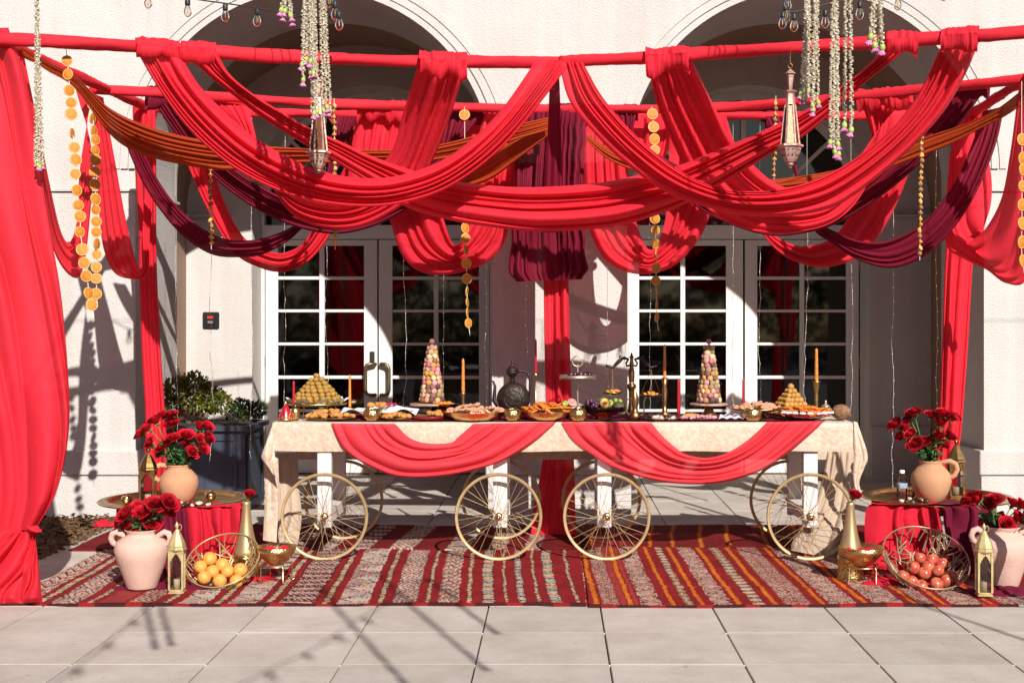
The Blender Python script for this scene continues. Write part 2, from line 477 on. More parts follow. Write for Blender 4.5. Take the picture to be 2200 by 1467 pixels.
# the wall left of the corner stands further back
b = MB(); b.box((-9, .45, -.05), (-4.545, 1.2, 6.5)); b.build('side_wall', M_STUCCO, bld)
# stepped arch mouldings
for cx in AC:
    for r0, r1, pr in ((AR+.001, AR+.048, .026), (AR+.060, AR+.118, .018), (AR+.130, AR+.184, .011)):
        b = MB(); pts = []
        n = 56
        a = [R(180*i/n) for i in range(n+1)]
        for t in a:
            c_, s_ = math.cos(t), math.sin(t)
            for (r, y) in ((r0, .003), (r0, -pr), (r1, -pr), (r1, .003)):
                pts.append((cx+r*c_, y, ASP+r*s_))
        b.grid(pts, n+1, 4, False)
        b.build('arch_moulding', M_STUCCO, bld)
PIERS = ((-4.55, AC[0]-AR), (AC[0]+AR, AC[1]-AR), (AC[1]+AR, 9))
for a, c_ in PIERS:
    b = MB(); b.box((a-.022, -.022, 2.712), (c_+.022, THK+.022, 2.732)); b.build('string_course', M_STUCCO, bld)
    b = MB(); b.box((a-.05, -.05, .345), (c_+.05, THK+.05, .55), .008); b.box((a-.03, -.03, -.04), (c_+.03, THK+.03, .343))
    b.build('plinth', M_STUCCO, bld)
# porch vaults behind the arches
VR, VSP = 1.80, 2.69
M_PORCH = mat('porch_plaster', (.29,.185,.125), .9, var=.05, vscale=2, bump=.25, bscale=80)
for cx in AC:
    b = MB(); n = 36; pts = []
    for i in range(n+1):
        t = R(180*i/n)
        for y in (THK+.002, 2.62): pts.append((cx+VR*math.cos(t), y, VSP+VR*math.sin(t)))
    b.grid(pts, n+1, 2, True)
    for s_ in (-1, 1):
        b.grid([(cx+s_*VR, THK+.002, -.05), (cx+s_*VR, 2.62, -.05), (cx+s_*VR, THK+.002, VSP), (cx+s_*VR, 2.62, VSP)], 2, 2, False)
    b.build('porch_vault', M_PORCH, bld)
    b = MB(); b.box((cx-VR-.01, 2.52, 2.712), (cx-1.32, 2.597, 2.732)); b.build('string_course', M_STUCCO, bld); b = MB(); b.box((cx+1.40, 2.52, 2.712), (cx+VR+.01, 2.597, 2.732)); b.build('string_course', M_STUCCO, bld)
DC, DH, DSP, DY = (-1.88, 2.025), 1.245, 2.83, 3.05   # door opening centres, half width, springing, leaf plane
me = slab_from_outline(arched_outline(-4.6, 5.2, 4.9, DC, DH, DSP), 2.6, 3.3)
mesh_obj('rear_wall', me, M_STUCCO, bld)
for cx in DC:                                        # plinth of the porch's rear wall
    for xa, xb in ((cx-DH-.62, cx-DH-.01), (cx+DH+.01, cx+DH+.62)):
        b = MB(); b.box((xa, 2.56, -.04), (xb, 2.61, .55), .006); b.build('plinth', M_STUCCO, bld)
b = MB(); b.box((-4.6, 3.3, 4.88), (5.2, 0, 5.2)); b.build('roof', M_STUCCO, bld)
# dark room behind the doors
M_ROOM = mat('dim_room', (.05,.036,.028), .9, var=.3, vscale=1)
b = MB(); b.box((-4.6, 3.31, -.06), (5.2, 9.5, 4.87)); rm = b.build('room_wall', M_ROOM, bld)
M_LAMP = mat('lit_lamp_shade', (.9,.6,.25), .8)
nn, ll = nt(M_LAMP); nn['Principled BSDF'].inputs['Emission Color'].default_value = (1,.62,.18,1); nn['Principled BSDF'].inputs['Emission Strength'].default_value = 5
for k, (px, py) in enumerate(((1582, 277), (1648, 272), (1604, 284))):
    p = P(px, py, 17.0) - Vector((0, WALL, 0))
    b = MB(); b.lathe([(.02,.30),(.10,.28),(.17,.0),(.16,.0)], p, 14); o = b.build('interior_lamp', M_LAMP, bld)
    b = MB(); b.tube([p+Vector((0,0,.28)), (p.x, p.y, 4.8)], .01, 5); b.build('lamp_cord', M_BLACK, o)
b = MB(); b.box((-3.3, 4.55, .97), (-1.95, 5.1, 1.012)); b.box((-3.25, 4.6, .0), (-2.0, 5.05, .97)); b.build('inner_counter', mat('counter_wood', (.34,.22,.12), .5), bld)
# doors
ROWS = [(528,594),(601,665),(671,736),(742,807),(814,879),(885,949)]
YD = WALL + DY
def zz(py): return EYE + (HY-py)*YD/F
def xx(px): return (px-VX)*YD/F
LEAVES = [((570,811),((597,686),(697,782))), ((813,1052),((843,932),(942,1029))),
          ((1347,1597),((1373,1462),(1472,1560))), ((1600,1846),((1627,1718),(1728,1818)))]
for k, (ext, cols) in enumerate(LEAVES):
    d = MB()
    X0, X1 = xx(ext[0])+.003, xx(ext[1])-.003
    zt, zb = 2.505, .012
    y0, y1 = DY, DY+.045
    xs = [X0] + [v for c_ in cols for v in (xx(c_[0]), xx(c_[1]))] + [X1]
    for a, c_ in ((0,1),(2,3),(4,5)):
        d.box((xs[a], y0, zb), (xs[c_], y1, zt), .003)
    zs = [zt] + [v for r_ in ROWS for v in (zz(r_[0]), zz(r_[1]))] + [zb]
    for cc in ((1,2),(3,4)):
        for q in range(0, len(zs), 2):
            inset = .0 if q in (0, len(zs)-2) else .004
            d.box((xs[cc[0]]-.001, y0+.002+inset, zs[q+1]), (xs[cc[1]]+.001, y1-.002, zs[q]), .004 if q else .002)
    # raised moulding round the glazed field and the bottom panel
    dr = d.build('door', M_WHITE, bld)
    pane_m = {}
    for cc in ((1,2),(3,4)):
        for q in range(1, len(zs)-1, 2):
            a, c_ = (xs[cc[0]]-.002, zs[q+1]-.002), (xs[cc[1]]+.002, zs[q]+.002)
            w, h = c_[0]-a[0], c_[1]-a[1]
            pm = MB(); pm.box((0, 0, 0), (w, .005, h))
            o = pm.build('pane', M_GLASS, dr); o.location = (a[0], y0+.022, a[1])
            o.rotation_euler = (R(rng.uniform(-.35,.35)), 0, R(rng.uniform(-.35,.35)))
    for hz in (.35, 1.15, 2.2):
        h = MB(); hx = X0-.008 if k % 2 == 0 else X1+.008
        h.tube([(hx, y0-.008, hz), (hx, y0-.008, hz+.11)], .008, 8); h.build('hinge', M_BRASS, dr)
    if k in (0, 1):
        h = MB()
        bx, ex = ((xx(787), xx(806)) if k == 0 else (xx(837), xx(820)))
        za, zb2 = zz(782), zz(848)
        h.tube([(ex, y0-.002, za), (ex, y0-.05, za), ((bx+ex)/2, y0-.066, za), (bx+(ex-bx)*.15, y0-.07, za-.012), (bx, y0-.07, za-.05), (bx, y0-.07, zb2+.05),
                (bx+(ex-bx)*.15, y0-.07, zb2+.012), ((bx+ex)/2, y0-.066, zb2), (ex, y0-.05, zb2), (ex, y0-.002, zb2)], .021, 10)
        h.build('handle', M_BRONZE, dr)
        if k == 0:
            h = MB(); h.box((xx(795), y0-.022, zz(778)), (xx(805), y0, zz(755)), .004); h.build('lock', M_BLACK, dr)
for i, cx in enumerate(DC):                          # door frames with their fanlights
    f_ = MB()
    cxl = (xx(LEAVES[2*i][0][0]) + xx(LEAVES[2*i+1][0][1]))/2
    for s_ in (-1, 1):
        xa = xx(LEAVES[2*i][0][0])-.004 if s_ < 0 else xx(LEAVES[2*i+1][0][1])+.004
        f_.box((xa, DY-.035, -.03), (cx+s_*DH, DY+.08, DSP), .004)
    f_.box((cx-DH+.001, DY-.036, 2.513), (cx+DH-.001, DY+.079, 2.66), .004)
    n = 40; pts = []
    for k in range(n+1):
        t = R(180*k/n)
        for r, y in ((DH, DY-.034), (1.17, DY-.034), (1.17, DY+.06)): pts.append((cx+r*math.cos(t), y, DSP+r*math.sin(t)))
    f_.grid(pts, n+1, 3, False)
    f_.box((cx-.024, DY-.02, 2.661), (cx+.024, DY+.05, DSP+1.172))
    for a in (38, 142):
        f_.obox((cx+.02*math.cos(R(a)), DY+.01, 2.70), (cx+1.172*math.cos(R(a)), DY+.01, DSP+1.172*math.sin(R(a))), .04, .05, (0,1,0))
    fr = f_.build('door_frame', M_WHITE, bld)
    gp = MB(); pts = [(cx, DY+.03, 2.665)] + [(cx+1.171*math.cos(R(180*k/n)), DY+.03, DSP+1.171*math.sin(R(180*k/n))) for k in range(n+1)]
    pts = [(cx-1.171, DY+.03, 2.665)] + pts[:0:-1] + [(cx+1.171, DY+.03, 2.665)]
    gp.add(pts, [tuple(range(len(pts)))]); gp.build('fanlight_pane', M_GLASS, fr)
    th = MB(); th.box((cx-DH, DY-.05, -.03), (cx+DH, DY+.1, .008)); th.build('threshold', M_BRONZE, bld)
# fire department box on the porch wall
p = P(454, 688, WALL+2.6)
bx = thing('wall_key_box', p, 'black square lock box with a red slot on the left porch wall', 'lock box')
b = MB(); b.box((-.085,-.03,-.085),(.085,.004,.085),.012); b.box((-.052,-.040,-.052),(.052,-.028,.052),.006); b.build('case', mat('black_box_metal',(.02,.02,.022),.45,.4), bx)
b = MB(); b.box((-.03,-.046,.018),(.03,-.039,.042)); b.build('red_slot', mat('red_slot',(.7,.03,.02),.4), bx)
b = MB(); b.box((-.028,-.046,-.03),(.028,-.039,-.008),.003); b.build('steel_plate', mat('steel_plate',(.65,.65,.66),.3,.8), bx)
# foliage of the unseen trees added behind the camera, mirrored in the door glass
M_FARLEAF = mat('far_foliage', (.05,.075,.03), .9, var=.5, vscale=1.5)
# ------------------------------------------------------------------ cloth
def fold_field(nu, nv, nf, seed, wig=.5, soft=.6, along=2.2):
    """ridges that run along u with uneven widths and slow wander"""
    r = np.random.default_rng(seed)
    u = np.linspace(0, 1, nu); v = np.linspace(0, 1, nv)
    wd = np.clip(r.lognormal(0, .65, nf), .3, 3); b0 = np.concatenate([[0], np.cumsum(wd)]); b0 /= b0[-1]
    def slow(k):
        y = np.zeros(nu)
        for f in range(1, 4):
            y += r.normal()*np.cos(np.pi*f*along*u*.5 + r.uniform(0, 6.28))/f
        return y*k
    B = np.array([np.zeros(nu) + b0[i] + (slow(wig/nf*.35) if 0 < i < nf else 0) for i in range(nf+1)])
    B = np.sort(B, 0)
    H = np.array([np.clip(r.uniform(.35,.95)+slow(.30), .05, 1.3) for _ in range(nf)])
    A = r.uniform(.75, 1.5, nf)
    out = np.zeros((nu, nv))
    for i in range(nu):
        k = np.clip(np.searchsorted(B[:, i], v, side='right')-1, 0, nf-1)
        w = np.maximum(B[k+1, i]-B[k, i], 1e-4); t = np.clip((v-B[k, i])/w, 0, 1)
        out[i] = np.sin(np.pi*t**A[k])**soft * H[k, i] * np.minimum(1.3, (w*nf)**.7)
    kern = np.array([.2, .6, .2]); p = np.pad(out, ((0,0),(1,1)), 'edge')
    out = p[:, :-2]*.2 + p[:, 1:-1]*.6 + p[:, 2:]*.2
    return out

def dcurve(D, n):
    D = np.array(D, float)
    if D.ndim == 0: return np.full(n, float(D))
    return spline(np.stack([np.arange(len(D)), D], 1), n)[:, 1] if len(D) == 2 else np.interp(np.linspace(0,1,n), np.linspace(0,1,len(D)), D) if len(D) > 9 else spline_u(D, n)

def spline_u(D, n):
    k = len(D); x = np.linspace(0, k-1, n); q = np.concatenate([[2*D[0]-D[1]], D, [2*D[-1]-D[-2]]])
    i = np.minimum(x.astype(int), k-2); t = x-i
    a, b, c_, d = q[i], q[i+1], q[i+2], q[i+3]
    return .5*((2*b)+(-a+c_)*t+(2*a-5*b+4*c_-d)*t*t+(-a+3*b-3*c_+d)*t**3)

def cloth_mesh(name, ea, eb, D, nf=7, amp=.05, seed=1, nu=90, nv=90, belly=.0, wig=.5, soft=.6, jag=0.0, along=2.2, tilt=0.0, crowd=None):
    A, B_ = spline(ea, nu), spline(eb, nu)
    Dc = dcurve(D, nu)
    Fd = fold_field(nu, nv, nf, seed, wig, soft, along)
    v = np.linspace(0, 1, nv)[None, :]
    u = np.linspace(0, 1, nu)[:, None]
    if crowd:                                      # the folds gather towards edge B
        v = 1-(1-v)**(1+crowd[0]*(1-u)**2+crowd[1]*u**3)
    px = A[:, 0:1]*(1-v) + B_[:, 0:1]*v
    py = A[:, 1:2]*(1-v) + B_[:, 1:2]*v
    r = np.random.default_rng(seed+5)
    if jag:                                        # the loose hem wanders a little
        for e, s_ in ((0, -1), (1, 1)):
            w = sum(r.normal()*np.sin(u*6.28*f*1.7 + r.uniform(0, 6.28))/f for f in range(2, 7))*jag
            k = (1-v)**3 if e == 0 else v**3
            py = py + w*k; px = px + w*k*.5
    width = np.minimum(1, np.sqrt((A[:, 0]-B_[:, 0])**2 + (A[:, 1]-B_[:, 1])**2)/60)[:, None]
    ends = np.minimum(1, np.minimum(u, 1-u)*9 + .45)
    d = Dc[:, None] - amp*(Fd)*width*ends - belly*np.sin(np.pi*v)*np.sin(np.pi*u) + tilt*(v-.5)
    X = (px-VX)*d/F; Z = EYE + (HY-py)*d/F
    pts = np.stack([X, d, Z], -1).reshape(-1, 3)
    mb = MB(); mb.grid([tuple(p) for p in pts], nu, nv, True)
    return mb

POLES_Z = 3.26
def pole_D(py): return (POLES_Z-EYE)*F/(HY-py)
def vnoise(r_, n, m, a, b):
    """smooth random field n x m from an a x b grid"""
    g = r_.normal(size=(a, b)); x = np.linspace(0, a-1, n); y = np.linspace(0, b-1, m)
    t = np.array([np.interp(y, np.arange(b), row) for row in g])
    return np.array([np.interp(x, np.arange(a), t[:, k]) for k in range(m)]).T
def sleeve(x0, y0, x1, y1, r, seed, D=None, n=130, m=24, drop=0.0):
    """the gathered casing that carries a swag, pushed together on its pole"""
    r_ = np.random.default_rng(seed)
    a, b = P(x0, y0, D or pole_D(y0)), P(x1, y1, D or pole_D(y1))
    d = (b-a).normalized(); up = Vector((0,0,1)); s_ = d.cross(up).normalized(); up = s_.cross(d)
    k_ = max(6, int((b-a).length/.018))
    f = vnoise(r_, n, m, k_, 4)*.075 + vnoise(r_, n, m, max(4, k_//3), 5)*.10 + vnoise(r_, n, m, k_*2, 6)*.03
    low = vnoise(r_, n, 1, max(4, k_//2), 1)[:, 0]
    sh = vnoise(r_, n, m, max(4, k_//2), 4)*.004
    pts = []
    for i in range(n):
        t = i/(n-1); c_ = a.lerp(b, t)
        for j in range(m):
            q = 2*math.pi*j/(m-1)
            rr = r*(.93+f[i, j if j < m-1 else 0])
            k = drop*max(0, -math.sin(q))**.7*(1+.35*low[i])
            pts.append(c_ + d*float(sh[i, j]) + s_*rr*math.cos(q) + up*(rr*math.sin(q) - k))
    mb = MB(); mb.grid(pts, n, m, True)
    return mb

def pole(name, pts, r, label, m=M_REDPOLE, group=None):
    mb = MB(); W = [Vector(p) for p in pts]
    q = spline([tuple(w) for w in W], 80) if len(W) > 2 else np.array([W[0].lerp(W[1], i/79) for i in range(80)])
    rr = np.random.default_rng(len(label))
    ph = rr.uniform(0, 6)
    k = len(q); n = 16; vs = []
    for i in range(k):
        d = Vector(q[min(i+1, k-1)])-Vector(q[max(0, i-1)]); d.normalize()
        s_ = d.cross(Vector((0,0,1)));  s_ = s_.normalized() if s_.length > .1 else Vector((1,0,0)); up = s_.cross(d)
        for j in range(n):
            t = 2*math.pi*j/n
            w = r*(1 + .09*math.sin(2*t + i*.22 + ph) + .06*math.sin(3*t - i*.35) + .03*rr.normal()) + r*.25*max(0, math.sin(i*.13+ph))*max(0, -math.sin(t))
            vs.append(Vector(q[i]) + (s_*math.cos(t) + up*math.sin(t))*w)
    fs = []
    for i in range(k-1):
        for j in range(n): fs.append((i*n+j, i*n+(j+1) % n, (i+1)*n+(j+1) % n, (i+1)*n+j))
    fs += [tuple(range(n-1,-1,-1)), tuple((k-1)*n+j for j in range(n))]
    mb.add(vs, fs, True)
    o = mb.build(name, m)
    return tag(o, label, 'pole', group)

PG = 'cloth wrapped poles of the canopy'
def PB(px, py): return P(px, py, pole_D(py))
pole('draped_pole', [PB(-30,82), PB(300,100), PB(760,128), PB(1222,135)], .037, 'nearest horizontal pole, left half, wrapped in smooth red cloth', group=PG)
pole('draped_pole', [PB(1204,134), PB(1500,116), PB(1860,92), PB(2240,66)], .037, 'nearest horizontal pole, right half, wrapped in smooth red cloth', group=PG)
pole('draped_pole', [PB(192,190), PB(320,198), PB(700,222), PB(1188,236)], .034, 'middle crossbar, left half, wrapped in red cloth behind the orange swag', group=PG)
pole('draped_pole', [PB(1192,236), PB(1560,230), PB(1850,206), PB(2235,165)], .034, 'middle crossbar, right half, wrapped in red cloth and reaching the right edge', group=PG)
pole('draped_pole', [PB(318,232), PB(560,242), PB(800,246), PB(1195,250)], .033, 'rearmost crossbar, left half, in twisted red cloth near the porch', group=PG)
pole('draped_pole', [PB(1200,250), PB(1570,249), PB(1780,249), PB(2085,246)], .033, 'rearmost crossbar, right half, in twisted red cloth near the porch', group=PG)
pole('draped_pole', [PB(-20,80), PB(318,231)], .034, 'slanting side pole on the left running back to the porch pillar', group=PG)
pole('draped_pole', [PB(2235,150), PB(2088,244)], .034, 'dark red slanting side pole at the right top corner', group=PG)
def post(px, py, base_y, label):
    t = PB(px, py) + Vector((0, .10 if px < 0 else .03, 0)); mb = MB(); mb.tube([(t.x, t.y, 0.02), (t.x, t.y, POLES_Z+.03)], .022, 10); mb.box((t.x-.12, t.y-.02, .004), (t.x+.12, t.y+.22, .016))
    tag(mb.build('canopy_post', mat('post_metal', (.35,.35,.36), .4, .8)) , label, 'post', 'upright posts of the canopy')
post(-25, 81, 0, 'upright metal post inside the big left curtain')
post(318, 231, 0, 'upright metal post inside the narrow red drape beside the planter')
post(1195, 247, 0, 'upright metal post inside the middle red drape before the pillar')
post(2046, 245, 0, 'upright metal post inside the narrow red drape at right')
post(2236, 66, 0, 'upright metal post just beyond the right edge')

def swag(name, label, ea, eb, D, m, sleeves=(), group=None, cat='swag', **kw):
    mb = cloth_mesh(name, ea, eb, D, **kw)
    o = mb.build(name, m); tag(o, label, cat, group)
    for i, s_ in enumerate(sleeves):
        sl_ = sleeve(*s_[:4], s_[4] if len(s_) > 4 else .055, kw.get('seed', 1)+i, drop=s_[5] if len(s_) > 5 else .03)
        sl_.build('gathered_casing', m, o)
    return o
SG = 'swags of the canopy'
# --- front swags (edge A is the upper edge, edge B the lower one, both from left to right)
swag('fabric_swag', 'frontmost red swag on the left half of the near pole',
     [(384,112),(430,186),(500,256),(560,304),(640,348),(720,375),(800,383),(870,374),(950,344),(1020,294),(1080,232),(1128,165),(1152,128)],
     [(292,108),(340,190),(400,272),(470,338),(540,384),(620,419),(700,438),(790,445),(870,436),(955,408),(1040,352),(1110,285),(1170,210),(1230,130)],
     [7.85,7.9,7.98,8.05,8.2], M_RED, [(292,99,384,105)], SG, nf=8, amp=.10, seed=3, nu=130, nv=110, belly=.04)
swag('fabric_swag', 'frontmost red swag on the right half of the near pole',
     [(1252,134),(1296,211),(1365,290),(1450,360),(1528,399),(1596,411),(1700,402),(1801,363),(1903,288),(1971,205),(2022,100)],
     [(1200,135),(1224,218),(1280,290),(1348,355),(1440,418),(1562,457),(1664,466),(1767,453),(1835,420),(1937,338),(2022,248),(2073,163),(2106,84)],
     [8.18,8.05,7.95,7.85,7.68], M_RED, [(2022,80,2104,75)], SG, nf=8, amp=.10, seed=8, nu=130, nv=110, belly=.04)
swag('fabric_swag', 'long low central red swag hanging behind the two frontmost ones',
     [(464,108),(494,160),(552,208),(614,245),(661,273),(740,308),(800,336),(880,364),(960,386),(1109,402),(1279,394),(1380,374),(1460,355),(1562,314),(1671,266),(1750,225),(1818,177),(1869,136),(1908,92)],
     [(390,103),(436,153),(504,208),(566,256),(648,307),(709,341),(790,392),(870,444),(960,472),(1041,486),(1160,498),(1313,488),(1440,452),(1538,402),(1664,327),(1722,297),(1801,232),(1852,184),(1903,143),(1975,88)],
     [7.9,8.16,8.32,8.4,8.3,8.1,7.78], M_RED, [(388,105,462,109),(1906,88,1972,84)], SG, nf=7, amp=.10, seed=14, nu=150, nv=100, belly=.03)
swag('fabric_swag', 'red swag falling leftward from the near pole to the middle crossbar',
     [(902,128),(868,235),(838,330),(780,378),(700,392),(620,370),(560,318),(500,255),(448,214)],
     [(1004,130),(968,250),(930,345),(890,420),(800,478),(720,492),(640,470),(590,410),(560,330),(534,228)],
     [8.2,8.55,8.8,9.0,9.3,9.6], M_RED, [(902,130,1004,132,.062,.05),(446,214,534,220,.05,.04)], SG, nf=10, amp=.08, seed=21, nu=120, nv=100)
swag('fabric_swag', 'red swag falling rightward from the near pole to the middle crossbar',
     [(1480,116),(1520,200),(1582,310),(1660,390),(1740,412),(1800,395),(1850,330),(1900,262),(1956,205)],
     [(1390,120),(1410,220),(1460,340),(1510,440),(1600,492),(1700,500),(1790,478),(1850,420),(1880,330),(1846,205)],
     [8.05,8.5,8.85,9.1,9.4,9.64], M_RED, [(1388,122,1482,118,.06,.05),(1846,208,1958,198,.055,.05)], SG, nf=9, amp=.08, seed=27, nu=120, nv=100)
# --- maroon
swag('fabric_swag', 'maroon swag from the left of the middle crossbar dipping under the left red swags',
     [(374,200),(420,270),(480,345),(560,400),(650,440),(740,450),(830,420),(900,360),(990,300),(1040,240)],
     [(314,196),(350,250),(410,330),(480,400),(560,455),(650,492),(740,502),(840,470),(930,400),(940,300),(940,240)],
     [9.36,9.55,9.75,9.9,10.08], M_MAROON, [(314,199,376,204,.05,.05),(938,237,1042,239,.05,.05)], SG, nf=8, amp=.07, seed=33, nu=110, nv=80)
swag('fabric_swag', 'maroon swag from the right of the middle crossbar dipping under the right red swags',
     [(2030,190),(1980,260),(1900,330),(1830,390),(1740,440),(1660,450),(1560,430),(1480,370),(1370,300),(1368,240)],
     [(2126,180),(2060,270),(1980,350),(1890,425),(1800,480),(1700,506),(1620,500),(1520,460),(1440,400),(1350,320),(1308,240)],
     [9.3,9.5,9.75,9.9,10.08], M_MAROON, [(2030,193,2124,183,.05,.05),(1308,239,1370,238,.05,.04)], SG, nf=9, amp=.07, seed=37, nu=110, nv=80)
swag('fabric_swag', 'dark maroon swag low on the left, in front of a red one',
     [(286,262),(318,345),(362,420),(420,480),(480,512),(540,516),(600,500),(650,470),(710,400),(768,250)],
     [(252,256),(282,340),(322,420),(385,500),(450,545),(510,553),(570,545),(640,500),(690,420),(720,250)],
     [9.3,9.5,9.75,10.0,10.2], M_MAROON, [(720,249,768,250,.045,.05)], SG, nf=6, amp=.06, seed=41, nu=100, nv=60)
swag('fabric_swag', 'nearly black maroon swag low on the right before the shaded porch',
     [(2112,240),(2080,330),(2040,410),(1980,480),(1910,516),(1850,518),(1800,500),(1760,470),(1700,360),(1645,250)],
     [(2158,228),(2140,310),(2100,410),(2050,490),(1990,548),(1920,576),(1850,562),(1790,525),(1740,480),(1710,350),(1690,250)],
     [9.5,9.5,9.7,10.0,10.2], M_MAROON, [(1645,250,1690,250,.045,.05)], SG, nf=6, amp=.06, seed=45, nu=100, nv=60)
# --- rear red swags
swag('fabric_swag', 'red swag low on the left from the rearmost crossbar beneath the dark maroon one',
     [(436,240),(470,400),(520,505),(580,540),(620,540),(660,510),(720,400),(790,250)],
     [(350,238),(392,330),(440,440),(500,540),(560,576),(610,584),(660,564),(710,505),(780,380),(860,250)],
     [10.2,10.3,10.35,10.3,10.25], M_RED, [(350,236,438,240,.05,.04)], SG, nf=7, amp=.06, seed=51, nu=100, nv=70)
swag('fabric_swag', 'red swag low on the right from the rearmost crossbar before the right door',
     [(1880,250),(1850,400),(1800,500),(1740,528),(1690,520),(1640,480),(1600,380),(1560,250)],
     [(1990,246),(1950,380),(1904,482),(1850,548),(1780,574),(1720,566),(1660,530),(1600,440),(1500,250)],
     [10.2,10.3,10.35,10.3,10.25], M_RED, [(1880,250,1990,248,.05,.04)], SG, nf=7, amp=.06, seed=55, nu=100, nv=70)
swag('fabric_swag', 'deep U shaped red swag hanging left of the maroon centre panel before the left door',
     [(905,246),(930,370),(955,475),(972,522),(990,520),(1010,470),(1030,360),(1040,246)],
     [(795,246),(815,370),(838,475),(868,556),(925,590),(1010,580),(1072,540),(1102,450),(1118,250)],
     [10.2,10.15,10.05,10.1,10.2], M_REDS, [(795,247,905,249,.05,.05)], SG, nf=7, amp=.08, seed=61, nu=100, nv=80)
swag('fabric_swag', 'deep U shaped red swag hanging right of the maroon centre panel before the right door',
     [(1340,250),(1350,370),(1368,480),(1392,534),(1412,520),(1432,450),(1440,250)],
     [(1250,252),(1252,380),(1262,480),(1298,556),(1360,588),(1430,580),(1480,542),(1525,460),(1560,250)],
     [10.2,10.15,10.05,10.1,10.2], M_REDS, [(1250,250,1340,249,.05,.05)], SG, nf=7, amp=.08, seed=66, nu=100, nv=80)
swag('gathered_curtain', 'short gathered red panel on the middle crossbar left of centre behind the orange swag',
     [(768,236),(758,300),(748,380),(745,420)], [(905,238),(886,320),(870,400),(868,430)], [10.0,10.02], M_RED, [(768,228,905,230,.05,.06)], SG, cat='fabric panel', nf=12, amp=.05, seed=68, nu=40, nv=80)
swag('gathered_curtain', 'gathered red panel between the orange swag and the maroon centre panel',
     [(1040,240),(1020,330),(1000,420)], [(1110,242),(1112,330),(1115,430)], [10.12,10.12], M_CORAL, (), SG, cat='fabric panel', nf=6, amp=.04, seed=69, nu=40, nv=70)
swag('gathered_curtain', 'short gathered red panel on the rear crossbar behind the left front swag', [(898,248),(896,310),(900,372)], [(1044,250),(1042,320),(1036,392)], [10.27,10.27], M_RED, [(898,247,1044,249,.045,.05)], SG, cat='fabric panel', nf=12, amp=.05, seed=168, nu=40, nv=80)
swag('gathered_curtain', 'short gathered red panel on the rear crossbar behind the right front swag', [(1338,250),(1342,300),(1350,350)], [(1446,250),(1440,300),(1425,352)], [10.27,10.27], M_RED, [(1338,250,1446,249,.045,.05)], SG, cat='fabric panel', nf=10, amp=.05, seed=169, nu=40, nv=70)
# --- orange
swag('fabric_swag', 'burnt orange swag sweeping from the top left corner to the centre post',
     [(46,100),(100,132),(164,166),(235,232),(320,272),(410,296),(520,310),(640,318),(760,322),(900,318),(1020,292),(1110,268),(1178,252)],
     [(50,118),(100,152),(160,190),(235,288),(300,330),(400,356),(500,366),(640,350),(760,352),(900,348),(1020,330),(1110,300),(1178,280)],
     [7.85,8.3,8.75,9.1,9.3,9.45,9.55], M_ORANGE, (), SG, nf=6, amp=.06, seed=71, nu=130, nv=60)
swag('fabric_swag', 'burnt orange swag from the rearmost crossbar dropping and rising to the centre post',
     [(752,250),(800,320),(860,360),(940,370),(1020,345),(1100,305),(1180,270)],
     [(700,248),(770,340),(850,395),(950,408),(1040,392),(1110,345),(1180,290)],
     [10.3,10.05,9.85,9.75,9.6], M_ORANGE, (), SG, nf=5, amp=.05, seed=73, nu=90, nv=50)
swag('fabric_swag', 'burnt orange swag sweeping from the centre post to the top right corner',
     [(1262,290),(1320,325),(1400,350),(1500,370),(1630,386),(1750,374),(1850,352),(1910,336),(1975,300),(2075,266),(2142,234),(2205,186)],
     [(1258,300),(1310,345),(1400,380),(1500,400),(1630,412),(1750,402),(1860,376),(1930,354),(2039,312),(2108,276),(2160,250),(2210,216)],
     [9.6,9.5,9.4,9.3,9.1,8.7], M_ORANGE, (), SG, nf=4, amp=.06, seed=75, nu=120, nv=50)
# --- maroon centre panel
swag('gathered_curtain', 'wide gathered maroon panel hanging at the centre of the canopy with a rounded hem',
     [(1108,242),(1108,330),(1102,440),(1096,540),(1094,585),(1110,604)], [(1262,242),(1256,330),(1252,440),(1258,540),(1263,578),(1250,600)],
     [9.95,9.85,9.8,9.8], M_MAROON, [(1106,237,1264,237,.052,.06)], SG, cat='fabric panel', nf=13, amp=.10, seed=81, nu=70, nv=140, jag=3)
swag('gathered_curtain', 'narrow dark maroon strip hanging from the middle of the near pole',
     [(1182,140),(1180,200),(1176,300),(1170,420),(1168,500)], [(1200,140),(1203,200),(1206,300),(1208,420),(1208,500)],
     [8.36,8.5,8.6], M_MAROON, (), SG, cat='fabric panel', nf=3, amp=.05, seed=84, nu=50, nv=40)
